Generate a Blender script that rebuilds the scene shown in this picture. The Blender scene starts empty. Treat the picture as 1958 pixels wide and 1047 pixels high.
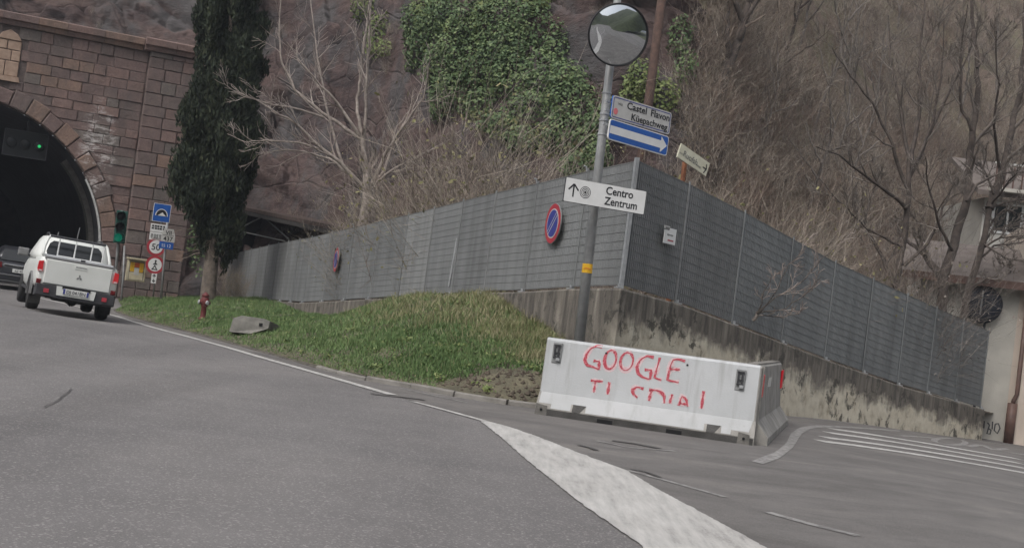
import bpy, math, random
import numpy as np
from mathutils import Vector, Matrix, noise

rnd = random.Random(7)
rng = np.random.default_rng(7)
S = bpy.context.scene
COL = S.collection
R_ = math.radians

# ------------------------------------------------------------------ camera
EYE, FPX = 1.38, 2400.0
KD = FPX / 1414.0          # depth scale of the surveyed plan
ROLL = R_(7.3)
PITCH = math.atan(59.5 * math.cos(ROLL) / FPX)
F_ = np.array([0, math.cos(PITCH), math.sin(PITCH)])
u0 = np.array([0, -math.sin(PITCH), math.cos(PITCH)])
x0 = np.array([1.0, 0, 0])
CR = math.cos(ROLL) * x0 + math.sin(ROLL) * u0
CU = -math.sin(ROLL) * x0 + math.cos(ROLL) * u0
CPOS = np.array([0, 0, EYE])
cam = bpy.data.cameras.new('camera')
cam.sensor_width = 36.0
cam.lens = FPX / 1958.0 * 36.0
cam.clip_end = 2000
co = bpy.data.objects.new('camera', cam)
COL.objects.link(co)
M = Matrix(((CR[0], CU[0], -F_[0], 0), (CR[1], CU[1], -F_[1], 0), (CR[2], CU[2], -F_[2], EYE), (0, 0, 0, 1)))
co.matrix_world = M
S.camera = co

# ------------------------------------------------------------------ sky, sun, exposure
W = bpy.data.worlds.new('World')
S.world = W
W.use_nodes = True
nt = W.node_tree
bg = nt.nodes['Background']
sky = nt.nodes.new('ShaderNodeTexSky')
sky.sky_type = 'NISHITA'
sky.sun_disc = False
SUN_EL, SUN_AZ = R_(52), R_(215)          # azimuth clockwise from +Y
sky.sun_elevation = SUN_EL
sky.sun_rotation = SUN_AZ
sky.air_density = 1.0
sky.dust_density = 4.0
hs = nt.nodes.new('ShaderNodeHueSaturation')
hs.inputs['Saturation'].default_value = 0.3
nt.links.new(sky.outputs[0], hs.inputs['Color'])
nt.links.new(hs.outputs[0], bg.inputs['Color'])
bg.inputs['Strength'].default_value = 0.11
sun = bpy.data.lights.new('sun', 'SUN')
sun.energy = 0.75
sun.angle = R_(25)
sun.color = (1.0, 0.975, 0.94)
so = bpy.data.objects.new('sun', sun)
COL.objects.link(so)
sd = Vector((math.sin(SUN_AZ) * math.cos(SUN_EL), math.cos(SUN_AZ) * math.cos(SUN_EL), math.sin(SUN_EL)))
so.rotation_euler = (-sd).to_track_quat('-Z', 'Y').to_euler()
so.location = sd * 60
S.view_settings.view_transform = 'Standard'
S.view_settings.look = 'None'
S.view_settings.gamma = 1
S.view_settings.use_curve_mapping = False
S.view_settings.exposure = 0.82
S.render.engine = 'CYCLES'
S.cycles.max_bounces = 6
S.cycles.use_denoising = True

# ------------------------------------------------------------------ geometry of the place
def ss(a, b, x):
    t = np.clip((x - a) / (b - a), 0, 1)
    return t * t * (3 - 2 * t)

def h(x, y):
    """height of the road surface"""
    y = y / KD
    s = (-0.677) * (x + 2.76) + (-0.736) * (y - 11.16)
    bank = 0.09 * np.clip(s - 0.75, 0, 3.5) * ss(10, 14, y) * (1 - ss(18, 23, y))
    dip = -0.27 * ss(11.5, 21, y) * ss(2, -6, x)
    side = -0.5 * ss(4, 14, x)
    return bank + dip + side

def ray(px, py):
    return F_ + (px - 979) / FPX * CR - (py - 523.5) / FPX * CU

def P(px, py, d):
    v = ray(px, py)
    return Vector(CPOS + v * d * KD / v[1])

def G(px, py, off=0.0):
    v = ray(px, py)
    z = 0.0
    for _ in range(12):
        q = CPOS + v * (z - EYE) / v[2]
        z = float(h(q[0], q[1])) + off
    return Vector((q[0], q[1], z))

UCOR = 54.0       # metres along the retaining wall to its corner
# ------------------------------------------------------------------ materials
MATS = {}

def mat(name, col, col2=None, scale=8.0, rough=0.8, bump=0.0, bscale=None, metal=0.0, detail=4.0, lo=0.35, hi=0.65, emit=None, spec=0.3, noise_in='Object'):
    m = bpy.data.materials.new(name)
    m.use_nodes = True
    n = m.node_tree
    b = n.nodes['Principled BSDF']
    b.inputs['Roughness'].default_value = rough
    b.inputs['Metallic'].default_value = metal
    b.inputs['Specular IOR Level'].default_value = spec
    tc = n.nodes.new('ShaderNodeTexCoord')
    if col2 is None:
        col2 = tuple(c * 0.8 for c in col)
    nz = n.nodes.new('ShaderNodeTexNoise')
    nz.inputs['Scale'].default_value = scale
    nz.inputs['Detail'].default_value = detail
    n.links.new(tc.outputs[noise_in], nz.inputs['Vector'])
    rp = n.nodes.new('ShaderNodeValToRGB')
    rp.color_ramp.elements[0].position = lo
    rp.color_ramp.elements[1].position = hi
    rp.color_ramp.elements[0].color = (*col2, 1)
    rp.color_ramp.elements[1].color = (*col, 1)
    n.links.new(nz.outputs['Fac'], rp.inputs['Fac'])
    n.links.new(rp.outputs['Color'], b.inputs['Base Color'])
    if bump:
        n2 = n.nodes.new('ShaderNodeTexNoise')
        n2.inputs['Scale'].default_value = bscale or scale * 4
        n2.inputs['Detail'].default_value = 6
        n.links.new(tc.outputs[noise_in], n2.inputs['Vector'])
        bp = n.nodes.new('ShaderNodeBump')
        bp.inputs['Strength'].default_value = bump
        bp.inputs['Distance'].default_value = 0.03
        n.links.new(n2.outputs['Fac'], bp.inputs['Height'])
        n.links.new(bp.outputs['Normal'], b.inputs['Normal'])
    if emit:
        b.inputs['Emission Color'].default_value = (*emit[0], 1)
        b.inputs['Emission Strength'].default_value = emit[1]
    MATS[name] = m
    return m

class N:
    """small node helper"""
    def __init__(s, m):
        s.t = m.node_tree
        s.b = s.t.nodes['Principled BSDF']
        s.tc = s.t.nodes.new('ShaderNodeTexCoord')
    def noise(s, scale, detail=4, vec=None, rough=0.5, dist=0.0, out='Fac'):
        n = s.t.nodes.new('ShaderNodeTexNoise')
        n.inputs['Scale'].default_value = scale
        n.inputs['Detail'].default_value = detail
        n.inputs['Roughness'].default_value = rough
        n.inputs['Distortion'].default_value = dist
        s.t.links.new(vec if vec is not None else s.tc.outputs['Object'], n.inputs['Vector'])
        return n.outputs[out]
    def voro(s, scale, vec=None, feature='F1', out='Distance'):
        n = s.t.nodes.new('ShaderNodeTexVoronoi')
        n.feature = feature
        n.inputs['Scale'].default_value = scale
        s.t.links.new(vec if vec is not None else s.tc.outputs['Object'], n.inputs['Vector'])
        return n.outputs[out]
    def ramp(s, fac, stops):
        n = s.t.nodes.new('ShaderNodeValToRGB')
        el = n.color_ramp.elements
        while len(el) < len(stops):
            el.new(0.5)
        for e, (p, c) in zip(el, stops):
            e.position = p
            e.color = (*c, 1) if hasattr(c, '__len__') else (c, c, c, 1)
        s.t.links.new(fac, n.inputs['Fac'])
        return n.outputs['Color']
    def mix(s, fac, a, b, mode='MIX'):
        n = s.t.nodes.new('ShaderNodeMix')
        n.data_type = 'RGBA'
        n.blend_type = mode
        for i, v in ((0, fac), (6, a), (7, b)):
            if isinstance(v, (int, float)):
                n.inputs[i].default_value = v if i == 0 else (v, v, v, 1)
            elif isinstance(v, tuple):
                n.inputs[i].default_value = (*v, 1)
            else:
                s.t.links.new(v, n.inputs[i])
        return n.outputs[2]
    def math(s, op, a, b=0.0, clamp=False):
        n = s.t.nodes.new('ShaderNodeMath')
        n.operation = op
        n.use_clamp = clamp
        for i, v in ((0, a), (1, b)):
            if isinstance(v, (int, float)):
                n.inputs[i].default_value = v
            else:
                s.t.links.new(v, n.inputs[i])
        return n.outputs[0]
    def sep(s, vec):
        n = s.t.nodes.new('ShaderNodeSeparateXYZ')
        s.t.links.new(vec, n.inputs[0])
        return n.outputs
    def mapv(s, vec, sc=(1, 1, 1), rot=(0, 0, 0), loc=(0, 0, 0)):
        n = s.t.nodes.new('ShaderNodeMapping')
        n.inputs['Scale'].default_value = sc
        n.inputs['Rotation'].default_value = rot
        n.inputs['Location'].default_value = loc
        s.t.links.new(vec, n.inputs['Vector'])
        return n.outputs[0]
    def bump(s, height, strength=0.3, dist=0.03):
        n = s.t.nodes.new('ShaderNodeBump')
        n.inputs['Strength'].default_value = strength
        n.inputs['Distance'].default_value = dist
        s.t.links.new(height, n.inputs['Height'])
        s.t.links.new(n.outputs[0], s.b.inputs['Normal'])
    def base(s, c):
        s.t.links.new(c, s.b.inputs['Base Color'])

def newmat(name, rough=0.85, spec=0.25):
    m = bpy.data.materials.new(name)
    m.use_nodes = True
    MATS[name] = m
    k = N(m)
    k.b.inputs['Roughness'].default_value = rough
    k.b.inputs['Specular IOR Level'].default_value = spec
    return m, k

# asphalt
_, k = newmat('asphalt', 0.82)
big = k.noise(0.22, 5, rough=0.6, dist=0.6)
mid = k.noise(1.7, 5, rough=0.65)
fine = k.noise(95, 3)
agg = k.voro(75, out='Color')
c = k.ramp(big, [(0.3, (0.14, 0.133, 0.132)), (0.5, (0.165, 0.156, 0.153)), (0.72, (0.192, 0.18, 0.174))])
c = k.mix(0.5, c, k.ramp(mid, [(0.25, 0.78), (0.75, 1.15)]), 'MULTIPLY')
bnd = k.noise(1.0, 4, k.mapv(k.tc.outputs['Object'], (0.75, 0.05, 1), (0, 0, R_(-12))), 0.55, 0.2)
c = k.mix(0.8, c, k.ramp(bnd, [(0.32, 0.82), (0.5, 1.0), (0.68, 1.14)]), 'MULTIPLY')
oil = k.noise(0.9, 7, k.mapv(k.tc.outputs['Object'], (1.3, 0.5, 1), (0, 0, R_(-12)), (4, 7, 0)), 0.7)
c = k.mix(k.ramp(oil, [(0.62, 0.0), (0.72, 0.5)]), c, (0.085, 0.08, 0.078))
c = k.mix(0.75, c, k.ramp(fine, [(0.3, 0.7), (0.7, 1.25)]), 'MULTIPLY')
ck = k.voro(0.34, k.mix(0.18, k.tc.outputs['Object'], k.noise(1.1, 6, out='Color')), 'DISTANCE_TO_EDGE')
ckm = k.math('MULTIPLY', k.ramp(ck, [(0.0, 1.0), (0.006, 0.0)]), k.ramp(k.noise(0.3, 3, k.mapv(k.tc.outputs['Object'], (1, 1, 1), (0, 0, 0), (3, 9, 0))), [(0.52, 0.0), (0.6, 0.75)]))
spk = k.ramp(k.sep(agg)[0], [(0.84, 0.0), (0.95, 1.0)])
c = k.mix(k.math('MULTIPLY', spk, 0.6), c, (0.34, 0.32, 0.31))
k.base(c)
k.bump(k.noise(140, 4), 0.5, 0.01)
# worn asphalt of the side road (patches, tar, dust)
_, k = newmat('asphalt_side', 0.86)
big = k.noise(0.5, 6, k.mapv(k.tc.outputs['Object'], (1, 2.2, 1), (0, 0, R_(25))), 0.65, 0.8)
c = k.ramp(big, [(0.3, (0.122, 0.114, 0.108)), (0.52, (0.16, 0.15, 0.143)), (0.75, (0.21, 0.195, 0.18))])
c = k.mix(0.7, c, k.ramp(k.noise(90, 3), [(0.3, 0.7), (0.7, 1.25)]), 'MULTIPLY')
c = k.mix(0.5, c, k.ramp(k.noise(2.4, 6, rough=0.7), [(0.3, 0.7), (0.7, 1.15)]), 'MULTIPLY')
k.base(c)
k.bump(k.noise(120, 4), 0.5, 0.01)
# worn road paint
_, k = newmat('road_paint', 0.75)
ob = k.tc.outputs['Object']
st = k.noise(2.5, 6, k.mapv(ob, (5, 0.6, 1), (0, 0, R_(14))), 0.65)
cl_ = k.noise(0.9, 5, ob, 0.6, 0.5)
gr = k.noise(42, 8, ob, 0.8)
wf = k.math('ADD', k.math('MULTIPLY', gr, 0.5), k.math('ADD', k.math('MULTIPLY', st, 0.3), k.math('MULTIPLY', cl_, 0.3)))
pc = k.ramp(cl_, [(0.3, (0.4, 0.385, 0.365)), (0.7, (0.5, 0.487, 0.465))])
pc = k.mix(0.8, pc, k.ramp(st, [(0.3, 0.7), (0.65, 1.12)]), 'MULTIPLY')
k.base(k.mix(k.ramp(wf, [(0.39, 0.0), (0.5, 1.0)]), (0.19, 0.18, 0.172), pc))
k.bump(k.noise(120, 4), 0.4, 0.008)
_, k = newmat('road_paint_faded', 0.8)
wear = k.noise(9, 8, None, 0.75, 0.4)
k.base(k.ramp(wear, [(0.4, (0.15, 0.142, 0.138)), (0.55, (0.27, 0.26, 0.25)), (0.7, (0.36, 0.35, 0.33))]))
mat('tar', (0.06, 0.056, 0.055), (0.1, 0.095, 0.09), 9, 0.7)
mat('patch', (0.12, 0.113, 0.108), (0.1, 0.094, 0.09), 5, 0.85, 0.4, 80)
# concrete
mat('concrete', (0.34, 0.325, 0.3), (0.24, 0.228, 0.21), 4, 0.9, 0.35, 60)
mat('concrete_dark', (0.19, 0.18, 0.165), (0.12, 0.114, 0.104), 5, 0.92, 0.4, 50)
def grimy(name, c1, c2):
    m, k = newmat(name, 0.65)
    ob = k.tc.outputs['Object']
    c = k.ramp(k.noise(1.6, 8, ob, 0.6), [(0.3, c2), (0.68, c1)])
    drip = k.noise(1.0, 7, k.mapv(ob, (9, 3, 0.7)), 0.65)
    c = k.mix(k.ramp(drip, [(0.52, 0.0), (0.74, 0.5)]), c, (0.27, 0.265, 0.25))
    c = k.mix(k.ramp(k.noise(7, 8, ob, 0.75), [(0.64, 0.0), (0.7, 0.55)]), c, (0.3, 0.29, 0.27))
    c = k.mix(k.ramp(k.voro(26, ob), [(0.05, 0.4), (0.1, 0.0)]), c, (0.22, 0.215, 0.2))
    k.base(c)
    k.bump(k.noise(45, 6, ob, 0.7), 0.25, 0.01)
grimy('concrete_white', (0.52, 0.53, 0.54), (0.44, 0.45, 0.455))
grimy('concrete_white_low', (0.46, 0.465, 0.47), (0.38, 0.385, 0.385))
mat('dark_foot_pocket_shade', (0.085, 0.082, 0.078), (0.055, 0.053, 0.05), 5, 0.92, 0.4, 50)
mat('slab_grey', (0.21, 0.2, 0.18), (0.13, 0.125, 0.112), 5, 0.92, 0.4, 50)
mat('kerb', (0.25, 0.235, 0.215), (0.16, 0.15, 0.135), 3.5, 0.9, 0.4, 60)
mat('mud_edge', (0.12, 0.108, 0.09), (0.075, 0.068, 0.058), 4, 0.95, 0.5, 50)
mat('void_shade', (0.015, 0.015, 0.016), None, 5, 0.9)  # near-black shade painted into holes and the lean-to's walls
# graffiti spray
_, k = newmat('spray_red', 0.6)
k.base(k.ramp(k.noise(55, 5, rough=0.7), [(0.36, (0.6, 0.36, 0.38)), (0.47, (0.48, 0.075, 0.1)), (0.7, (0.3, 0.03, 0.045))]))
_, k = newmat('spray_red_halo', 0.6)
k.base(k.ramp(k.noise(70, 6, rough=0.8), [(0.42, (0.64, 0.62, 0.625)), (0.56, (0.62, 0.36, 0.38)), (0.75, (0.55, 0.2, 0.23))]))
mat('spray_black', (0.08, 0.08, 0.085), None, 20, 0.7)
# retaining wall: u along, v metres below the top edge
_, k = newmat('wall_stained', 0.93)
sx = k.sep(k.tc.outputs['UV'])
uv = k.tc.outputs['UV']
streak = k.noise(1.0, 7, k.mapv(uv, (5.0, 0.55, 1)), 0.7, 0.3)
blot = k.noise(1.6, 6, k.mapv(uv, (0.9, 1.6, 1)), 0.6, 0.4)
edge = k.math('ADD', sx[1], k.math('MULTIPLY', k.math('SUBTRACT', streak, 0.5), -0.9))
edge = k.math('ADD', edge, k.math('MULTIPLY', k.math('SUBTRACT', blot, 0.5), 0.9))
dark = k.ramp(streak, [(0.28, (0.055, 0.05, 0.046)), (0.44, (0.12, 0.108, 0.095)), (0.56, (0.19, 0.17, 0.145)), (0.72, (0.34, 0.31, 0.265))])
pale = k.ramp(k.noise(2.6, 7, k.mapv(uv, (1.2, 1.0, 1)), 0.7), [(0.3, (0.36, 0.31, 0.235)), (0.46, (0.57, 0.515, 0.41)), (0.66, (0.68, 0.63, 0.52))])
uside = k.ramp(k.math('MULTIPLY', sx[0], 1.0 / 100.0), [(UCOR / 100.0 - 0.004, 0.0), (UCOR / 100.0 + 0.004, 1.0)])
c = k.mix(k.math('MULTIPLY', k.ramp(edge, [(0.36, 0.0), (0.62, 1.0)]), uside), dark, pale)
spots = k.noise(1.0, 8, k.mapv(uv, (2.6, 2.2, 1), (0, 0, 0), (3.3, 1.7, 0)), 0.75, 0.5)
zone = k.noise(0.45, 3, k.mapv(uv, (1, 1, 1), (0, 0, 0), (8.2, 0, 0)))
sp = k.math('MULTIPLY', k.ramp(spots, [(0.53, 0.0), (0.58, 1.0)]), k.ramp(zone, [(0.42, 0.0), (0.5, 1.0)]))
foot = k.noise(3.0, 5, k.mapv(uv, (1.5, 0.2, 1)))
c = k.mix(k.math('MULTIPLY', sp, 0.9), c, (0.075, 0.07, 0.06))
k.base(c)
k.bump(k.noise(30, 6), 0.35, 0.02)
# fence
def fencemat(name, c1, c2):
    m, k = newmat(name, 0.6)
    ob = k.tc.outputs['Object']
    c = k.ramp(k.noise(0.9, 5, ob, 0.6), [(0.3, c2), (0.7, c1)])
    c = k.mix(0.65, c, k.ramp(k.noise(1.0, 6, k.mapv(ob, (3.2, 3.2, 0.18)), 0.65), [(0.3, 0.66), (0.55, 1.0), (0.75, 1.14)]), 'MULTIPLY')
    c = k.mix(k.ramp(k.noise(2.4, 7, ob, 0.7), [(0.66, 0.0), (0.76, 0.35)]), c, (0.17, 0.15, 0.13))
    k.base(c)
fencemat('fence_grey', (0.245, 0.252, 0.252), (0.195, 0.201, 0.202))
fencemat('fence_grey_dark', (0.215, 0.221, 0.222), (0.168, 0.173, 0.174))
fencemat('fence_grey_light', (0.3, 0.305, 0.303), (0.25, 0.255, 0.253))
fencemat('fence_slate', (0.225, 0.236, 0.238), (0.175, 0.185, 0.189))
mat('fence_back', (0.14, 0.147, 0.155), (0.11, 0.117, 0.124), 2.0, 0.7)
mat('fence_line', (0.16, 0.162, 0.16), (0.12, 0.122, 0.12), 2.0, 0.7)
mat('galv', (0.42, 0.43, 0.44), (0.33, 0.34, 0.35), 12, 0.45, metal=0.25)
mat('galv_dull', (0.3, 0.305, 0.305), (0.23, 0.233, 0.233), 6, 0.5, metal=0.2)
mat('rust', (0.2, 0.1, 0.06), (0.12, 0.075, 0.055), 14, 0.9)
# rock
m, k = newmat('rock', 0.92)
ob = k.tc.outputs['Object']
lay = k.mapv(ob, (0.5, 0.5, 1.6), (R_(20), R_(28), 0))
a = k.noise(0.55, 8, lay, 0.65, 0.8)
b = k.noise(2.4, 8, ob, 0.7)
c = k.ramp(a, [(0.28, (0.05, 0.042, 0.043)), (0.45, (0.092, 0.065, 0.062)), (0.58, (0.125, 0.088, 0.08)), (0.75, (0.165, 0.135, 0.125))])
c = k.mix(k.ramp(k.noise(0.35, 5, k.mapv(ob, (1, 1, 1), (0, 0, 0), (5, 2, 1)), 0.6), [(0.46, 0.0), (0.6, 0.8)]), c, (0.098, 0.095, 0.096))
c = k.mix(0.75, c, k.ramp(b, [(0.25, 0.55), (0.7, 1.3)]), 'MULTIPLY')
cr = k.voro(0.32, k.mapv(k.mix(0.12, ob, k.noise(1.3, 4, out='Color')), (0.6, 0.6, 1.3), (R_(15), R_(30), 0)), 'DISTANCE_TO_EDGE')
c = k.mix(k.ramp(cr, [(0.0, 0.5), (0.012, 0.0)]), c, (0.03, 0.024, 0.023))
k.base(c)
k.bump(k.math('ADD', k.noise(2.2, 10, k.mapv(ob, (1, 1, 2.2), (R_(20), R_(30), 0)), 0.72), k.math('MULTIPLY', k.ramp(cr, [(0.0, 0.0), (0.02, 1.0)]), 0.3)), 0.9, 0.22)
# scrubby hillside soil
m, k = newmat('hill_soil', 0.95)
a = k.noise(0.3, 7, None, 0.65, 0.6)
c = k.ramp(a, [(0.3, (0.11, 0.088, 0.07)), (0.45, (0.175, 0.132, 0.104)), (0.55, (0.145, 0.13, 0.08)), (0.7, (0.22, 0.165, 0.135))])
c = k.mix(0.8, c, k.ramp(k.noise(4.5, 8, rough=0.75), [(0.3, 0.45), (0.7, 1.4)]), 'MULTIPLY')
k.base(c)
k.bump(k.noise(6, 8), 0.8, 0.15)
mat('soil', (0.13, 0.105, 0.08), (0.07, 0.056, 0.043), 4, 0.95, 0.8, 30, detail=8)
mat('verge_soil', (0.14, 0.125, 0.085), (0.085, 0.078, 0.055), 3.0, 0.95, 0.9, 25, detail=8)
mat('far_ground', (0.1, 0.11, 0.06), (0.07, 0.075, 0.045), 0.3, 0.95)
mat('far_hill', (0.06, 0.075, 0.035), (0.035, 0.042, 0.024), 0.25, 0.95, 0.8, 1.0, detail=8)
# portal masonry
def stonemat(name, c1, c2):
    m, k = newmat(name, 0.9)
    ob = k.tc.outputs['Object']
    p = k.sep(ob)
    c = k.ramp(k.noise(2.2, 7, ob, 0.65, 0.3), [(0.3, c2), (0.68, c1)])
    c = k.mix(0.6, c, k.ramp(k.noise(14, 6, ob, 0.7), [(0.3, 0.62), (0.7, 1.25)]), 'MULTIPLY')
    # soot and lichen washes
    c = k.mix(k.ramp(k.noise(0.6, 5, k.mapv(ob, (1.6, 1.6, 0.5)), 0.6), [(0.48, 0.0), (0.66, 0.55)]), c, (0.1, 0.09, 0.083))
    # lime bloom running out of the joints
    dx = k.math('DIVIDE', k.math('ADD', p[0], 1.55), 0.8)
    dz = k.math('DIVIDE', k.math('ADD', p[2], -5.0), 2.3)
    rr = k.math('ADD', k.math('MULTIPLY', dx, dx), k.math('MULTIPLY', dz, dz))
    zone = k.ramp(rr, [(0.15, 1.0), (1.0, 0.0)])
    bl = k.noise(1.7, 9, k.mapv(ob, (0.8, 1, 2.2)), 0.8, 0.5)
    c = k.mix(k.math('MULTIPLY', zone, k.ramp(bl, [(0.5, 0.0), (0.58, 0.95)])), c, (0.62, 0.58, 0.56))
    k.base(c)
    k.bump(k.noise(7, 9, ob, 0.75), 0.8, 0.07)
stonemat('stone_a', (0.225, 0.16, 0.145), (0.155, 0.112, 0.104))
stonemat('stone_b', (0.26, 0.178, 0.156), (0.18, 0.125, 0.112))
stonemat('stone_c', (0.2, 0.15, 0.137), (0.14, 0.11, 0.102))
stonemat('stone_d', (0.28, 0.19, 0.15), (0.2, 0.14, 0.115))
stonemat('stone_e', (0.2, 0.168, 0.15), (0.14, 0.12, 0.11))
stonemat('mortar', (0.15, 0.118, 0.108), (0.095, 0.076, 0.07))
mat('stone_cream', (0.4, 0.29, 0.22), (0.3, 0.21, 0.16), 5, 0.9, 0.3, 30)
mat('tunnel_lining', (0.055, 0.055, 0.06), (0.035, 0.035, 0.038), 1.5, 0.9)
mat('trim_white', (0.6, 0.6, 0.58), (0.42, 0.42, 0.4), 6, 0.7)
# vegetation
def leafmat(name, stops, scale=1.2, rough=0.6, trans=0.0):
    m, k = newmat(name, rough, 0.3)
    gi = k.t.nodes.new('ShaderNodeNewGeometry')
    r_ = gi.outputs['Random Per Island']
    nz = k.noise(scale, 4)
    f = k.math('ADD', k.math('MULTIPLY', r_, 0.45), k.math('MULTIPLY', nz, 0.62))
    k.base(k.ramp(f, stops))
leafmat('cypress', [(0.25, (0.014, 0.02, 0.014)), (0.5, (0.024, 0.034, 0.02)), (0.8, (0.05, 0.058, 0.03))], 1.2, 0.85)
leafmat('ivy', [(0.2, (0.04, 0.07, 0.032)), (0.5, (0.085, 0.135, 0.055)), (0.8, (0.17, 0.215, 0.09))], 0.9, 0.6)
leafmat('ivy_light', [(0.2, (0.06, 0.09, 0.03)), (0.5, (0.12, 0.16, 0.05)), (0.8, (0.21, 0.24, 0.09))], 0.9, 0.6)
leafmat('grass_green', [(0.25, (0.06, 0.11, 0.038)), (0.5, (0.108, 0.18, 0.06)), (0.8, (0.19, 0.25, 0.105))], 0.8, 0.7)
leafmat('grass_dry', [(0.25, (0.125, 0.14, 0.06)), (0.5, (0.22, 0.21, 0.105)), (0.8, (0.38, 0.34, 0.215))], 0.9, 0.8)
leafmat('twig_brown', [(0.2, (0.135, 0.102, 0.082)), (0.5, (0.225, 0.175, 0.142)), (0.8, (0.35, 0.29, 0.24))], 0.25, 0.9)
leafmat('twig_grey', [(0.2, (0.16, 0.135, 0.11)), (0.5, (0.265, 0.225, 0.185)), (0.8, (0.44, 0.385, 0.325))], 0.3, 0.9)
leafmat('twig_dark', [(0.2, (0.085, 0.07, 0.062)), (0.5, (0.15, 0.128, 0.112)), (0.8, (0.29, 0.255, 0.225))], 0.3, 0.9)
leafmat('twig_pale', [(0.2, (0.18, 0.145, 0.13)), (0.5, (0.27, 0.225, 0.2)), (0.8, (0.4, 0.35, 0.315))], 0.3, 0.9)
leafmat('twig_rust', [(0.2, (0.1, 0.068, 0.054)), (0.5, (0.17, 0.115, 0.09)), (0.8, (0.25, 0.19, 0.15))], 0.3, 0.9)
leafmat('olive_leaf', [(0.2, (0.07, 0.08, 0.035)), (0.5, (0.13, 0.14, 0.06)), (0.8, (0.22, 0.21, 0.1))], 0.9, 0.7)
leafmat('bud_leaf', [(0.2, (0.13, 0.13, 0.06)), (0.5, (0.2, 0.19, 0.09)), (0.8, (0.27, 0.24, 0.13))], 0.4, 0.9)
leafmat('dead_leaf', [(0.2, (0.11, 0.075, 0.058)), (0.5, (0.17, 0.12, 0.09)), (0.8, (0.2, 0.18, 0.105))], 0.4, 0.9)
leafmat('scrub_leaf', [(0.2, (0.04, 0.045, 0.025)), (0.5, (0.09, 0.09, 0.045)), (0.8, (0.14, 0.13, 0.065))], 0.4, 0.9)
mat('bark_pale', (0.36, 0.31, 0.275), (0.22, 0.187, 0.165), 9, 0.9, 0.5, 30)
mat('bark_dark', (0.11, 0.089, 0.077), (0.06, 0.05, 0.045), 8, 0.95, 0.6, 30)
mat('bark_grey', (0.2, 0.175, 0.155), (0.12, 0.105, 0.094), 8, 0.95, 0.6, 30)
mat('bark_cypress', (0.2, 0.165, 0.135), (0.11, 0.092, 0.078), 7, 0.95, 0.8, 25)
# signs and things
mat('white', (0.74, 0.74, 0.73), (0.68, 0.68, 0.67), 6, 0.5)
mat('sign_grey', (0.55, 0.54, 0.52), (0.48, 0.47, 0.45), 6, 0.5)
mat('sign_cream', (0.62, 0.6, 0.48), (0.52, 0.5, 0.38), 7, 0.6)
mat('sign_blue', (0.02, 0.11, 0.42), (0.016, 0.09, 0.36), 4, 0.45)
mat('sign_darkblue', (0.045, 0.055, 0.26), (0.035, 0.045, 0.21), 5, 0.5)
mat('sign_red', (0.42, 0.045, 0.06), (0.33, 0.035, 0.05), 6, 0.5)
mat('sign_pink', (0.75, 0.2, 0.22), None, 6, 0.6)
mat('red_reflector', (0.75, 0.02, 0.035), (0.65, 0.015, 0.03), 20, 0.35)
mat('ink', (0.025, 0.025, 0.028), None, 5, 0.6)
mat('ink_grey', (0.2, 0.2, 0.19), None, 5, 0.6)
mat('black_plastic', (0.02, 0.02, 0.022), (0.014, 0.014, 0.016), 8, 0.5)
mat('disc_navy', (0.03, 0.034, 0.045), (0.024, 0.027, 0.036), 5, 0.85)
mat('yellow', (0.7, 0.42, 0.03), (0.6, 0.33, 0.02), 15, 0.5)
mat('orange', (0.6, 0.12, 0.03), None, 15, 0.5)
mat('box_cream', (0.62, 0.56, 0.4), (0.5, 0.44, 0.3), 6, 0.6)
mat('hydrant_red', (0.17, 0.042, 0.04), (0.11, 0.03, 0.03), 10, 0.55)
mat('signal_green', (0.02, 0.085, 0.065), (0.016, 0.065, 0.05), 6, 0.5)
mat('lamp_green', (0.01, 0.2, 0.12), None, 5, 0.4, emit=((0.0, 0.4, 0.25), 0.12))
mat('lamp_green_bright', (0.01, 0.3, 0.1), None, 5, 0.4, emit=((0.05, 0.9, 0.25), 0.3))
mat('lamp_off', (0.012, 0.014, 0.016), None, 5, 0.4)
# vehicles
mat('truck_white', (0.68, 0.69, 0.66), (0.62, 0.63, 0.6), 1.5, 0.35, spec=0.5)
mat('truck_grey', (0.2, 0.2, 0.2), (0.16, 0.16, 0.16), 5, 0.6)
mat('bumper_dark', (0.055, 0.055, 0.06), (0.04, 0.04, 0.044), 5, 0.65)
mat('glass_dark', (0.02, 0.022, 0.025), (0.028, 0.03, 0.03), 2, 0.12, spec=0.5)
mat('tyre', (0.022, 0.022, 0.023), (0.03, 0.029, 0.028), 12, 0.9)
mat('rim', (0.35, 0.35, 0.36), None, 12, 0.4, metal=0.6)
mat('tail_red', (0.5, 0.025, 0.03), (0.4, 0.02, 0.025), 18, 0.3, emit=((1.0, 0.05, 0.06), 0.05))
mat('tail_clear', (0.7, 0.5, 0.5), None, 20, 0.3)
mat('tail_darkred', (0.14, 0.012, 0.015), None, 20, 0.3)
mat('car_black', (0.02, 0.021, 0.026), (0.016, 0.017, 0.02), 2, 0.3, spec=0.5)
mat('chrome', (0.55, 0.55, 0.57), None, 5, 0.25, metal=0.9)
mat('plate_white', (0.66, 0.66, 0.64), None, 6, 0.5)
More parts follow.
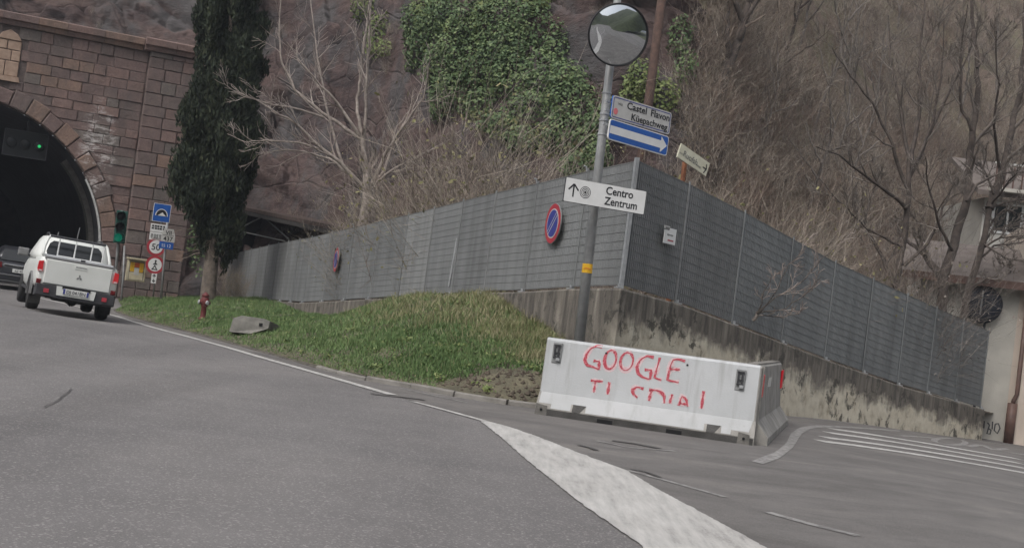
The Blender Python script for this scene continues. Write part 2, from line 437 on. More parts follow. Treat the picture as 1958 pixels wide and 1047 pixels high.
# house
mat('plaster_pale', (0.5, 0.48, 0.43), (0.42, 0.4, 0.36), 1.6, 0.9, 0.2, 40, detail=8)
mat('plaster_beige', (0.56, 0.48, 0.41), (0.48, 0.41, 0.35), 1.6, 0.9, 0.2, 40, detail=8)
mat('plaster_grey', (0.46, 0.445, 0.41), (0.38, 0.365, 0.34), 1.2, 0.9)
mat('pipe_brown', (0.13, 0.075, 0.06), (0.09, 0.055, 0.045), 6, 0.5)
mat('roof_brown', (0.17, 0.145, 0.13), (0.12, 0.1, 0.09), 4, 0.9)
mat('wood_pole', (0.12, 0.075, 0.06), (0.075, 0.05, 0.042), 8, 0.9, 0.5, 30)
mat('wood_orange', (0.3, 0.13, 0.07), (0.2, 0.085, 0.05), 12, 0.9, 0.4, 40)
mat('shed_dark', (0.05, 0.045, 0.042), (0.035, 0.032, 0.03), 5, 0.9)
mat('shed_brown', (0.085, 0.06, 0.05), (0.055, 0.04, 0.036), 5, 0.9)
m = mat('mirror', (0.66, 0.68, 0.7), (0.63, 0.65, 0.67), 3, 0.03, metal=1.0)

# ------------------------------------------------------------------ building helpers
def link(o):
    COL.objects.link(o)
    return o

def tag(o, label=None, cat=None, group=None, kind=None):
    if label: o['label'] = label
    if cat: o['category'] = cat
    if group: o['group'] = group
    if kind: o['kind'] = kind
    return o

WM = {}
def thing(name, label, cat, loc=(0, 0, 0), mtx=None, group=None, rz=0.0):
    o = link(bpy.data.objects.new(name, None))
    o.empty_display_size = 0.2
    m = mtx if mtx is not None else Matrix.Translation(Vector(loc)) @ Matrix.Rotation(rz, 4, 'Z')
    o.matrix_world = m
    WM[o.name] = m.copy()
    tag(o, label, cat, group)
    return o

def frame(o, x, z, flip=False):
    """matrix: origin o, local x along x, local z along z (orthogonalised), y = z cross x"""
    x = Vector(x).normalized(); z = Vector(z)
    z = (z - x * z.dot(x)).normalized()
    y = z.cross(x)
    return Matrix(((x.x, y.x, z.x, o[0]), (x.y, y.y, z.y, o[1]), (x.z, y.z, z.z, o[2]), (0, 0, 0, 1)))

class MB:
    def __init__(s):
        s.v, s.f, s.mi, s.uv = [], [], [], None
    def add(s, vs, fs, mi=0):
        b = len(s.v)
        s.v += [tuple(q) for q in vs]
        for f in fs:
            s.f.append(tuple(b + i for i in f)); s.mi.append(mi)
        return s
    def box(s, c, size, mi=0, rot=None):
        hx, hy, hz = [d / 2 for d in size]
        vs = [Vector((sx * hx, sy * hy, sz * hz)) for sz in (-1, 1) for sy in (-1, 1) for sx in (-1, 1)]
        if rot is not None: vs = [rot @ q for q in vs]
        c = Vector(c)
        return s.add([q + c for q in vs], [(0, 2, 3, 1), (4, 5, 7, 6), (0, 1, 5, 4), (2, 6, 7, 3), (0, 4, 6, 2), (1, 3, 7, 5)], mi)
    def obox(s, o, a, b, c, mi=0):
        o, a, b, c = map(Vector, (o, a, b, c))
        vs = [o, o + a, o + b, o + a + b, o + c, o + a + c, o + b + c, o + a + b + c]
        return s.add(vs, [(0, 2, 3, 1), (4, 5, 7, 6), (0, 1, 5, 4), (2, 6, 7, 3), (0, 4, 6, 2), (1, 3, 7, 5)], mi)
    def bbox(s, c, size, bev=0.01, mi=0, rot=None):
        """box with its front/back (y) edges chamfered"""
        hx, hy, hz = [d / 2 for d in size]
        ring = lambda y, i: [Vector((-hx + i, y, -hz + i)), Vector((hx - i, y, -hz + i)), Vector((hx - i, y, hz - i)), Vector((-hx + i, y, hz - i))]
        return s.loft([[q for q in ring(-hy, bev)], ring(-hy + bev, 0), ring(hy - bev, 0), ring(hy, bev)], mi, off=c, rot=rot)
    def loft(s, rings, mi=0, cap=True, off=(0, 0, 0), rot=None, closed=True):
        off = Vector(off); n = len(rings[0])
        vs = []
        for r in rings:
            for q in r:
                q = Vector(q)
                if rot is not None: q = rot @ q
                vs.append(q + off)
        fs = []
        for i in range(len(rings) - 1):
            for j in range(n if closed else n - 1):
                k2 = (j + 1) % n
                fs.append((i * n + j, i * n + k2, (i + 1) * n + k2, (i + 1) * n + j))
        if cap:
            fs.append(tuple(reversed(range(n))))
            fs.append(tuple(range((len(rings) - 1) * n, len(rings) * n)))
        return s.add(vs, fs, mi)
    def prism(s, poly, y0, y1, mi=0):
        """polygon in xz, extruded in y"""
        return s.loft([[(x, y0, z) for x, z in poly], [(x, y1, z) for x, z in poly]], mi)
    def tube(s, pts, rad, n=8, mi=0, cap=True):
        pts = [Vector(p) for p in pts]
        if isinstance(rad, (int, float)): rad = [rad] * len(pts)
        rings = []
        ref = None
        for i, p in enumerate(pts):
            t = (pts[min(i + 1, len(pts) - 1)] - pts[max(i - 1, 0)]).normalized()
            if ref is None:
                ref = Vector((1, 0, 0)) if abs(t.x) < 0.8 else Vector((0, 1, 0))
            a = (ref - t * ref.dot(t)).normalized(); ref = a
            b = t.cross(a)
            rings.append([p + (a * math.cos(2 * math.pi * j / n) + b * math.sin(2 * math.pi * j / n)) * rad[i] for j in range(n)])
        return s.loft(rings, mi, cap)
    def lathe(s, prof, c=(0, 0, 0), n=20, mi=0, rot=None, cap=True):
        """profile of (radius, z) about local z"""
        rings = [[Vector((r * math.cos(2 * math.pi * j / n), r * math.sin(2 * math.pi * j / n), z)) for j in range(n)] for r, z in prof]
        return s.loft(rings, mi, cap, c, rot)
    def ribbon(s, pts, w, zf=None, y=0.0, mi=0, plane='xz'):
        """flat stroke in the xz plane at depth y"""
        n = len(pts); vs = []
        for i, (x, z) in enumerate(pts):
            a = pts[max(i - 1, 0)]; b = pts[min(i + 1, n - 1)]
            dx, dz = b[0] - a[0], b[1] - a[1]
            L = math.hypot(dx, dz) or 1
            ww = w * (1 if not callable(zf) else zf(i / (n - 1)))
            nx, nz = -dz / L * ww / 2, dx / L * ww / 2
            vs += [(x + nx, y, z + nz), (x - nx, y, z - nz)]
        return s.add(vs, [(2 * i, 2 * i + 1, 2 * i + 3, 2 * i + 2) for i in range(n - 1)], mi)
    def build(s, name, mats, parent=None, smooth=False, world=False, origin=None, bevel=0.0):
        me = bpy.data.meshes.new(name)
        vs = [Vector(q) for q in s.v]
        if world and parent is not None:
            inv = WM[root_of(parent).name].inverted()
            vs = [inv @ q for q in vs]
        if origin is not None:
            origin = Vector(origin); vs = [q - origin for q in vs]
        me.from_pydata([tuple(q) for q in vs], [], s.f)
        if not isinstance(mats, (list, tuple)): mats = [mats]
        for q in mats: me.materials.append(MATS[q])
        me.polygons.foreach_set('material_index', s.mi)
        if smooth: me.polygons.foreach_set('use_smooth', [True] * len(s.f))
        if s.uv:
            l = me.uv_layers.new(name='UVMap')
            for lp in me.loops: l.data[lp.index].uv = s.uv[lp.vertex_index]
        me.validate()
        me.update()
        o = link(bpy.data.objects.new(name, me))
        if origin is not None: o.location = origin
        if parent is not None: o.parent = parent
        if bevel:
            md = o.modifiers.new('bevel', 'BEVEL'); md.width = bevel; md.segments = 2; md.limit_method = 'ANGLE'
        return o

def root_of(o):
    while o.parent is not None: o = o.parent
    return o

def npmesh(name, v, f, mats, parent=None, mi=None, smooth=False, uv=None):
    me = bpy.data.meshes.new(name)
    v = np.asarray(v, np.float32); f = np.asarray(f, np.int32)
    k_ = f.shape[1]
    me.vertices.add(len(v)); me.vertices.foreach_set('co', v.ravel())
    me.loops.add(f.size); me.loops.foreach_set('vertex_index', f.ravel())
    me.polygons.add(len(f))
    me.polygons.foreach_set('loop_start', np.arange(0, f.size, k_, dtype=np.int32))
    me.polygons.foreach_set('loop_total', np.full(len(f), k_, np.int32))
    if not isinstance(mats, (list, tuple)): mats = [mats]
    for q in mats: me.materials.append(MATS[q])
    if mi is not None: me.polygons.foreach_set('material_index', np.asarray(mi, np.int32))
    if smooth: me.polygons.foreach_set('use_smooth', np.ones(len(f), bool))
    me.update(calc_edges=True); me.validate()
    o = link(bpy.data.objects.new(name, me))
    if parent is not None: o.parent = parent
    return o

def text(body, name, material, parent, loc, size, align='LEFT', bold=0.0, sx=1.0, rot=0.0, fit=None):
    """lettering lying in the parent's local xz plane, facing -y; loc = (x, y, z baseline)"""
    cu = bpy.data.curves.new(name, 'FONT')
    cu.body = body; cu.size = size; cu.align_x = align
    cu.offset = bold * size; cu.extrude = 0.0008; cu.resolution_u = 3
    o = link(bpy.data.objects.new(name, cu))
    dg = bpy.context.evaluated_depsgraph_get()
    me = bpy.data.meshes.new_from_object(o.evaluated_get(dg))
    bpy.data.objects.remove(o)
    if fit:
        xs_ = [v.co.x for v in me.vertices]; sx = fit / (max(xs_) - min(xs_))
    mt = Matrix.Translation(Vector(loc)) @ Matrix.Rotation(rot, 4, 'Y') @ Matrix.Rotation(math.pi / 2, 4, 'X') @ Matrix.Diagonal((sx, 1, 1, 1))
    me.transform(mt)
    me.materials.clear(); me.materials.append(MATS[material])
    o = link(bpy.data.objects.new(name, me))
    o.parent = parent
    return o

def rrect(x0_, z0_, x1_, z1_, r, n=4):
    pts = []
    for cx, cz, a in ((x1_ - r, z0_ + r, -90), (x1_ - r, z1_ - r, 0), (x0_ + r, z1_ - r, 90), (x0_ + r, z0_ + r, 180)):
        for i in range(n + 1):
            t = R_(a + 90 * i / n)
            pts.append((cx + r * math.cos(t), cz + r * math.sin(t)))
    return pts

def circ(cx, cz, r, n=28, rz=None):
    return [(cx + r * math.cos(2 * math.pi * i / n), cz + (rz or r) * math.sin(2 * math.pi * i / n)) for i in range(n)]

def lin(a, b, n):
    return [a + (b - a) * i / (n - 1) for i in range(n)]

# ================================================================== SETTING
# ---- far ground and road
def grid(xs, ys, zf):
    X, Y = np.meshgrid(xs, ys)
    Z = zf(X, Y)
    v = np.stack([X, Y, Z], -1).reshape(-1, 3)
    nx, ny = len(xs), len(ys)
    i = np.arange(nx * ny).reshape(ny, nx)
    f = np.stack([i[:-1, :-1], i[:-1, 1:], i[1:, 1:], i[1:, :-1]], -1).reshape(-1, 4)
    return v, f

v, f = grid(np.array([-900, -300, -100, 0, 100, 300, 900.]), np.array([-900, -300, -100, 0, 100, 300, 900.]), lambda X, Y: X * 0 - 0.75)
tag(npmesh('ground', v, f, 'far_ground'), kind='structure')
xs = np.concatenate([np.arange(-40, -16, 1.5), np.arange(-16, 16, 0.4), np.arange(16, 42, 1.5)])
ys = np.concatenate([np.arange(-60, 0, 3.0), np.arange(0, 54, 0.5), np.arange(54, 112, 3.0)])
v, f = grid(xs, ys, h)
road = tag(npmesh('road', v, f, 'asphalt', smooth=True), kind='structure')
WM['road'] = Matrix.Identity(4)

def ruled(A, B, n, off, zfun=None):
    v = []
    for a, b in zip(A, B):
        for j in range(n + 1):
            t = j / n
            x = a[0] + (b[0] - a[0]) * t; y = a[1] + (b[1] - a[1]) * t
            v.append((x, y, float(h(x, y)) + off))
    m = len(A); w = n + 1
    f = [(i * w + j, (i + 1) * w + j, (i + 1) * w + j + 1, i * w + j + 1) for i in range(m - 1) for j in range(n)]
    return np.array(v), np.array(f)

def resample(pts, n):
    pts = [Vector(p).to_3d() if len(p) == 2 else Vector(p) for p in pts]
    d = [0]
    for a, b in zip(pts, pts[1:]): d.append(d[-1] + (b - a).length)
    out = []
    for i in range(n):
        t = d[-1] * i / (n - 1)
        j = max(0, min(len(pts) - 2, next((q for q in range(len(d) - 1) if d[q + 1] >= t), len(pts) - 2)))
        k_ = (t - d[j]) / max(1e-9, d[j + 1] - d[j])
        out.append(pts[j].lerp(pts[j + 1], k_))
    return out

EDGE = [(-16, 31 * KD), tuple(G(40, 562)[:2]), tuple(G(140, 584)[:2])] + [tuple(G(*q)[:2]) for q in ((225, 605), (310, 631), (400, 655), (500, 684), (600, 712), (750, 755))]
KERB = [(-14.3, 27.3 * KD), (-12.0, 23.2 * KD)] + [tuple(G(*q)[:2]) for q in ((225, 597), (330, 627), (450, 659), (600, 701), (700, 727), (815, 747), (900, 763), (1020, 780))] + [(3.0, 10.6 * KD), (4.7, 13.3 * KD)]
A = [EDGE[2]] + EDGE[3:] + [tuple(G(*q)[:2]) for q in ((850, 783), (930, 806), (1003, 840), (1120, 910), (1245, 985), (1340, 1045))] + [(3.4, 1.5 * KD), (6, -2)]
B = [KERB[1]] + KERB[2:] + [(7.5, 15.25 * KD), (12.5, 18.8 * KD), (19, 17 * KD), (26, 12 * KD)]
n_ = 60
v, f = ruled(resample(A, n_), resample(B, n_), 26, 0.004)
tag(npmesh('side_road', v, f, 'asphalt_side', smooth=True), kind='structure')

def strip(name, Lp, Rp, material, off=0.009, parent=road, n=3, res=None):
    if res: Lp, Rp = resample(Lp, res), resample(Rp, res)
    v, f = ruled(Lp, Rp, n, off)
    return npmesh(name, v, f, material, parent)

def line(name, pts, w, material='road_paint', off=0.009, n=14):
    pts = [Vector((p[0], p[1], 0)) for p in pts]
    pts = resample(pts, n)
    Lp, Rp = [], []
    for i, p in enumerate(pts):
        t = (pts[min(i + 1, n - 1)] - pts[max(i - 1, 0)]).normalized()
        nn = Vector((-t.y, t.x, 0)) * w / 2
        Lp.append(p + nn); Rp.append(p - nn)
    return strip(name, Lp, Rp, material, off, n=1)

def gl(*px): return [G(*q) for q in px]
line('edge_line', EDGE[1:], 0.17, n=40)
line('edge_line', gl((790, 768), (850, 784), (926, 805)), 0.1)
wl = gl((918, 805), (960, 838), (1002, 876), (1108, 961), (1231, 1047)) + [Vector((0.75, 3.6 * KD, 0)), Vector((0.1, 0.5, 0)), Vector((-1.2, -8, 0)), Vector((-2.5, -24, 0))]
wr = gl((922, 803), (975, 817), (1027, 835), (1108, 867), (1198, 900), (1252, 933), (1464, 1047)) + [Vector((1.95, 3.9 * KD, 0)), Vector((1.6, 1.5 * KD, 0)), Vector((-0.2, -6, 0)), Vector((-1.9, -24, 0))]
# match left and right borders by distance along the wedge
def by_y(pts, y):
    for a, b in zip(pts, pts[1:]):
        if (a.y - y) * (b.y - y) <= 0 and abs(a.y - b.y) > 1e-6:
            return a.lerp(b, (a.y - y) / (a.y - b.y))
    return pts[-1] if abs(pts[-1].y - y) < abs(pts[0].y - y) else pts[0]
yy = lin(8.62 * KD, 2.5 * KD, 220) + lin(2.0 * KD, -23, 14)
jit = lambda p, k_: p + Vector((0.022 * noise.noise(Vector((p.y * 6, k_, 0))) + 0.012 * noise.noise(Vector((p.y * 21, k_, 3))), 0, 0))
strip('merge_wedge', [jit(by_y(wl, y), 1) for y in yy], [jit(by_y(wr, y), 5) for y in yy], 'road_paint', n=4)
line('faded_line', gl((1202, 900), (1290, 924), (1386, 951)), 0.07, 'road_paint_faded')
line('faded_line', gl((1141, 843), (1200, 856), (1292, 863)), 0.07, 'road_paint_faded')
line('faded_line', gl((1468, 980), (1550, 1003), (1640, 1025)), 0.11, 'road_paint_faded')
line('faded_line', gl((765, 742), (830, 757), (893, 770)), 0.06, 'road_paint_faded')
strip('bend_line', gl((1437, 882), (1484, 864), (1504, 847), (1512, 829), (1530, 817), (1561, 813), (1631, 816), (1720, 823)), gl((1458, 888), (1492, 876), (1517, 855), (1533, 829), (1549, 820), (1575, 817), (1633, 819), (1720, 825)), 'road_paint_faded', res=30, n=2)
for a, b in (((1590, 820), (1946, 877)), ((1582, 827), (1952, 886)), ((1574, 836), (1964, 896)), ((1566, 843), (1975, 907))):
    line('hatch_line', gl(a, b), 0.3, 'road_paint', n=12)
lo = [G(1816 + 30 * math.cos(t), 844 + 1.7 * math.cos(t) + 6.5 * math.sin(t)) for t in lin(0, 2 * math.pi, 28)]
line('painted_letter', lo, 0.13, 'road_paint_faded', n=30)
line('painted_letter', gl((1850, 853), (1878, 850), (1898, 860), (1926, 857), (1928, 858)), 0.15, 'road_paint_faded', n=14)
line('painted_letter', gl((1722, 833), (1760, 835), (1792, 838)), 0.12, 'road_paint_faded')
line('painted_letter', gl((1855, 841), (1900, 847), (1932, 851)), 0.12, 'road_paint_faded')
line('painted_letter', gl((1930, 865), (1950, 868), (1975, 870)), 0.14, 'road_paint_faded')
# centre line of the main road, behind and left of the camera (seen in the traffic mirror)
for k_ in range(5):
    line('lane_line', [(-3.4 - 0.2 * k_, -6 - 7 * k_), (-3.5 - 0.2 * k_, -9.5 - 7 * k_)], 0.13, n=3)
line('edge_line', [(1.6, 1.5), (4, -6), (5, -24)], 0.13, n=8)
# tar streaks and repaired patches
def blobby(px, w, material, nm):
    line(nm, gl(*px), w, material, 0.013, n=10)
blobby(((708, 753), (750, 758), (795, 763), (812, 766)), 0.10, 'tar', 'tar_streak')
blobby(((1170, 843), (1215, 849), (1262, 858)), 0.13, 'patch', 'tar_streak')
blobby(((1205, 898), (1235, 903), (1262, 914)), 0.05, 'tar', 'tar_streak')
blobby(((1105, 852), (1125, 856), (1142, 862)), 0.07, 'tar', 'tar_streak')
for px in (((84, 780), (93, 774), (100, 773), (108, 767), (112, 768), (118, 758), (127, 754), (136, 744)),):
    blobby(px, 0.012, 'tar', 'crack')

# ---- fence and wall line (posts: plan position, bottom z, top z)
def fp(top, bot, d):
    a, b = P(*top, d), P(*bot, d)
    return (0.5 * (a.x + b.x), d * KD, b.z, a.z)
LK = [fp((1224, 306), (1186, 547), 11.18), fp((1127, 326), (1096, 550), 12.14), fp((1030, 349), (1003, 556), 13.1), fp((950, 367), (926, 558), 14.3), fp((781, 409), (763, 568), 17.2), fp((596, 452), (582, 578), 21.8), (-7.95, 25.0 * KD, 0.52, 2.47), (-10.1, 28.6 * KD, 0.36, 2.25), (-12.9, 33.6 * KD, 0.15, 2.05)]
def subdiv(K, counts):
    out = [K[0]]
    for a, b, c in zip(K, K[1:], counts):
        for i in range(1, c + 1):
            out.append(tuple(x + (y - x) * i / c for x, y in zip(a, b)))
    return out
LP = subdiv(LK, [1, 1, 1, 3, 4, 3, 3, 4])
ra = fp((1224, 306), (1186, 547), 11.18)
RK = [ra, fp((1321, 351), (1287, 576), 12.05), fp((1426, 405), (1397, 617), 12.92), fp((1596, 500), (1577, 685), 14.8), fp((1733, 562), (1718, 734), 16.3), None]
RK[-1] = fp((1890, 631), (1874, 779), 18.3)
RP = subdiv(RK, [1, 1, 2, 2, 3])

# ---- verge between kerb and left wall
VK = [Vector((x, y, 0)) for x, y in KERB[:11]]
VW = [Vector((q[0], q[1] * KD, q[2])) for q in ((-12.9, 31.0, 0.0), (-10.6, 28.6, 0.25), (-8.0, 25.0, 0.5), (-5.95, 21.7, 0.4), (-4.3, 19.4, 0.5), (-2.5, 17.1, 1.22), (-0.5, 14.25, 1.5), (0.26, 13.05, 1.25), (1.03, 12.1, 0.9), (1.66, 11.1, 0.6), (2.75, 12.0, 0.25))]
NU, NV = 120, 40
def verge_pt(u, v):
    t = u * (len(VK) - 1)
    i = min(int(t), len(VK) - 2); k_ = t - i
    # smooth interpolation of both borders
    def cr(Pts):
        p0 = Pts[max(i - 1, 0)]; p1 = Pts[i]; p2 = Pts[i + 1]; p3 = Pts[min(i + 2, len(Pts) - 1)]
        return 0.5 * ((2 * p1) + (p2 - p0) * k_ + (2 * p0 - 5 * p1 + 4 * p2 - p3) * k_ * k_ + (3 * p1 - p0 - 3 * p2 + p3) * k_ ** 3)
    a, b = cr(VK), cr(VW)
    x, y = a.x + (b.x - a.x) * v, a.y + (b.y - a.y) * v
    zk = float(h(a.x, a.y)) + 0.025 + 0.05 * float(ss(-3.6, -1.6, a.x))
    z = zk + (b.z - zk) * (v ** 0.9) + 0.12 * math.sin(math.pi * v) * (0.4 + 0.6 * u)
    z += 0.07 * noise.noise(Vector((x * 1.3, y * 1.3, 3))) * min(1, v * 8) + 0.03 * noise.noise(Vector((x * 5, y * 5, 1))) * min(1, v * 8)
    return Vector((x, y, z))
vv = [verge_pt(i / NU, j / NV) for i in range(NU + 1) for j in range(NV + 1)]
ff = [(i * (NV + 1) + j, (i + 1) * (NV + 1) + j, (i + 1) * (NV + 1) + j + 1, i * (NV + 1) + j + 1) for i in range(NU) for j in range(NV)]
tag(npmesh('verge', np.array(vv), np.array(ff), 'verge_soil', smooth=True), kind='structure')

VV = np.array(vv)
def pix(q):
    r_ = np.asarray(q) - CPOS
    dd = r_ @ F_
    return 979 + FPX * (r_ @ CR) / dd, 523.5 - FPX * (r_ @ CU) / dd, dd
def on_sheet(V, px, py, tol=14):
    x_, y_, d_ = pix(V)
    e = np.hypot(x_ - px, y_ - py)
    ok = e < max(tol, e.min() + 2)
    i_ = np.where(ok)[0][np.argmin((d_ + e * 0.15)[ok])]
    return Vector(V[i_])
def on_verge(px, py): return on_sheet(VV, px, py, 8)

# ---- kerb stones
kerb = tag(link(bpy.data.objects.new('kerb', None)), kind='structure')
kp = resample([Vector((*verge_pt(u, 0)[:2], 0)) for u in lin(0.1, 0.92, 70)], 34)
for i in range(len(kp) - 1):
    a, b = kp[i], kp[i + 1]
    t = (b - a).normalized(); nn = Vector((-t.y, t.x, 0))
    if nn.dot(Vector((0.5, 1, 0))) < 0: nn = -nn
    a2, b2 = a + t * 0.006, b - t * 0.006
    za, zb = float(h(a.x, a.y)), float(h(b.x, b.y))
    hh = 0.03 + 0.05 * float(ss(-3.6, -1.6, a.x)) + rnd.uniform(-0.006, 0.006)
    q = MB()
    ring = lambda p, z: [p - nn * 0.08 + Vector((0, 0, z - 0.1)), p - nn * 0.065 + Vector((0, 0, z + hh - 0.02)), p - nn * 0.045 + Vector((0, 0, z + hh)), p + nn * 0.06 + Vector((0, 0, z + hh)), p + nn * 0.06 + Vector((0, 0, z - 0.1))]
    q.loft([ring(a2, za), ring(b2, zb)])
    q.build('kerb_stone', 'kerb' if a.x > -3.0 else 'mud_edge', kerb)

# ---- cliff and wooded hillside (one sheet, steep to the left, gentler to the right)
xs = np.concatenate([np.arange(-46, -27, 0.6), np.arange(-27, 9, 0.16), np.arange(9, 62, 0.42)])
kn = [(-60, 34), (-22, 33.5), (-13, 33.5), (-10, 31.5), (-6, 27.5), (-2, 23.5), (2, 21.5), (6, 22), (10, 24), (14, 27), (20, 31), (30, 36), (70, 50)]
Yb = np.interp(xs, [q[0] for q in kn], [q[1] * KD for q in kn])
Yb = np.convolve(np.pad(Yb, 6, mode='edge'), np.ones(13) / 13, 'valid')  # soften the plan
ang = np.radians(66 - 24 * ss(4.5, 11, xs) - 2 * ss(10, 25, xs))
z0s = np.where(xs < -14.9, 8.3, 0.3 + 0.6 * ss(-8, 0, xs))
tt = np.concatenate([np.arange(-0.6, 20, 0.15), 22 + np.cumsum(np.linspace(0.4, 1.6, 34))])
Xs, T = np.meshgrid(xs, tt)
Y = Yb[None] + T * np.cos(ang)[None]
Z = z0s[None] + T * np.sin(ang)[None]
# rock ledges and blocks on the steep part, hummocks on the slope
cl = (1 - ss(5, 9, xs + 0 * xs))[None] * np.ones_like(T)
D = np.zeros_like(T)
it = np.nditer(T, flags=['multi_index'])
nvx, nvy, nvz = 0 * T, -np.sin(ang)[None] * np.ones_like(T), np.cos(ang)[None] * np.ones_like(T)
for r_i in range(T.shape[0]):
    for c_i in range(T.shape[1]):
        x, y, z = Xs[r_i, c_i], Y[r_i, c_i], Z[r_i, c_i]
        m_ = cl[r_i, c_i]
        if x > 12:
            D[r_i, c_i] = 0.9 * noise.noise(Vector((x * 0.12, y * 0.12, z * 0.12)))
            continue
        # tilted bedding
        u_ = x * 0.62 + z * 0.78; w_ = -x * 0.78 + z * 0.62
        d1 = noise.noise(Vector((x * 0.16, y * 0.16, z * 0.16))) * 1.0
        rock = 0.0
        if m_ > 0.02:
            q = Vector((u_ * 0.42, w_ * 0.15, y * 0.1))
            q2 = q + 0.16 * noise.noise_vector(Vector((x * 0.5, y * 0.4, z * 0.5)))
            vd, vp = noise.voronoi(q2)
            loc = q2 - vp[0]
            hsh = noise.cell_vector(vp[0] * 7.3 + Vector((0.5, 0.5, 0.5)))
            crack = min(1.0, (vd[1] - vd[0]) * 14)
            rock = (hsh.x - 0.5) * 0.8 + loc.x * (hsh.y - 0.2) * 1.3 + loc.y * (hsh.z - 0.5) * 1.3 - 0.32 * (1 - crack)
            q3 = Vector((u_ * 0.9, w_ * 0.5, y * 0.35)) + 0.12 * noise.noise_vector(Vector((x, y, z)))
            vd2, vp2 = noise.voronoi(q3, distance_metric='MANHATTAN')
            h2 = noise.cell_vector(vp2[0] * 5.1 + Vector((0.2, 0.2, 0.2)))
            rock += (h2.x - 0.5) * 0.3 + (q3 - vp2[0]).x * (h2.y - 0.3) * 0.35 - 0.1 * (1 - min(1.0, (vd2[1] - vd2[0]) * 7))
            vd3, vp3 = noise.voronoi(Vector((u_ * 2.6, w_ * 1.6, y)), distance_metric='MANHATTAN')
            rock += (noise.cell(vp3[0] * 3.3 + Vector((0.1, 0.1, 0.1)))) * 0.07
        soft = 0.5 * noise.noise(Vector((x * 0.5, y * 0.5, z * 0.5)))
        D[r_i, c_i] = d1 + m_ * rock + (1 - m_) * soft
Y = Y + nvy * D; Z = Z + nvz * D
v = np.stack([Xs, Y, Z], -1).reshape(-1, 3)
nx, ny = len(xs), len(tt)
i = np.arange(nx * ny).reshape(ny, nx)
f = np.stack([i[:-1, :-1], i[:-1, 1:], i[1:, 1:], i[1:, :-1]], -1).reshape(-1, 4)
cx = v[f].mean(1)
mi = np.array([0 if (noise.noise(Vector((q[0] * 0.35, q[2] * 0.35, 9))) * 2.2 + q[0]) < 6.0 else 1 for q in cx])
cliff = tag(npmesh('cliff', v, f, ['rock', 'hill_soil'], mi=mi, smooth=False), kind='structure')
v_grid = v.reshape(ny, nx, 3)

# ---- earth shelf behind the fence, level with the wall top
sh = []
bl = [(q[0], q[1], q[2]) for q in reversed(LP)] + [(q[0], q[1], q[2]) for q in RP[1:]]
front = [Vector((a[0] + 0.06, a[1] + 0.12, a[2] - 0.12)) for a in bl] + [Vector((13.5, 19.6 * KD, 0.2)), Vector((20, 22 * KD, 0))]
back = []
for q in front:
    yb = np.interp(q.x, xs, Yb)
    back.append(Vector((q.x, max(q.y + 0.5, yb + 0.7), 1.3 if q.x > -9 else 0.5)))
NV2 = 10
vv = []
for a, b in zip(front, back):
    for j in range(NV2 + 1):
        t = j / NV2; p = a.lerp(b, t)
        p.z += 0.12 * noise.noise(Vector((p.x, p.y, 0))) * math.sin(math.pi * t)
        vv.append(p)
ff = [(i * (NV2 + 1) + j, (i + 1) * (NV2 + 1) + j, (i + 1) * (NV2 + 1) + j + 1, i * (NV2 + 1) + j + 1) for i in range(len(front) - 1) for j in range(NV2)]
tag(npmesh('earth_bank', np.array(vv), np.array(ff), 'soil', smooth=True), kind='structure')

# ---- valley sides behind the camera (seen only in the mirror)
v, f = grid(np.linspace(-120, 120, 50), np.linspace(-140, -14, 40), lambda X, Y: -0.75 + 0 * X)
for q in v:
    d_ = abs(q[0] - 2 + 0.1 * q[1]) - 11
    q[2] = -0.9 + max(0, d_) * 0.65 * min(1, (-q[1] - 10) / 20) + 2.5 * noise.noise(Vector((q[0] * 0.08, q[1] * 0.08, 0))) * min(1, max(0, d_) / 6) + max(0, -q[1] - 75) * 0.5
tag(npmesh('valley_side', v, f, 'far_hill', smooth=True), kind='structure')

# ================================================================== TUNNEL PORTAL
TH = R_(24)
PO = P(232, 560, 28); PO.z = 0
PORT = Matrix.Translation(PO) @ Matrix.Rotation(TH, 4, 'Z')
portal = thing('tunnel_portal', 'reddish stone tunnel portal with round arch, coping and side pilaster', 'tunnel portal', mtx=PORT)
CX, CZ, RI, RO = -6.12, 1.22, 5.2, 5.75
SM = ['stone_a', 'stone_b', 'stone_c', 'stone_d', 'stone_e']
def pick(): return rnd.choices(SM, [5, 4, 4, 1.2, 2])[0]
def xl(z): return CX + math.sqrt(max(0, RO * RO - (z - CZ) ** 2)) if z > CZ else CX + RO
def stone(poly, yf, depth, parent=portal, name='stone', material=None, bev=0.022):
    """pillowed block: polygon in xz, face at yf, reaching depth into the wall"""
    cx_ = sum(p[0] for p in poly) / len(poly); cz_ = sum(p[1] for p in poly) / len(poly)
    def inset(p, d):
        dx, dz = cx_ - p[0], cz_ - p[1]; L = math.hypot(dx, dz)
        return (p[0] + dx / L * d, p[1] + dz / L * d)
    q = MB()
    q.loft([[(x, yf + rnd.uniform(-0.012, 0.012), z) for x, z in [inset(p, bev * 1.5) for p in poly]], [(x, yf + 0.025, z) for x, z in poly], [(x, yf + depth, z) for x, z in poly]], cap=True)
    return q.build(name, material or pick(), parent)
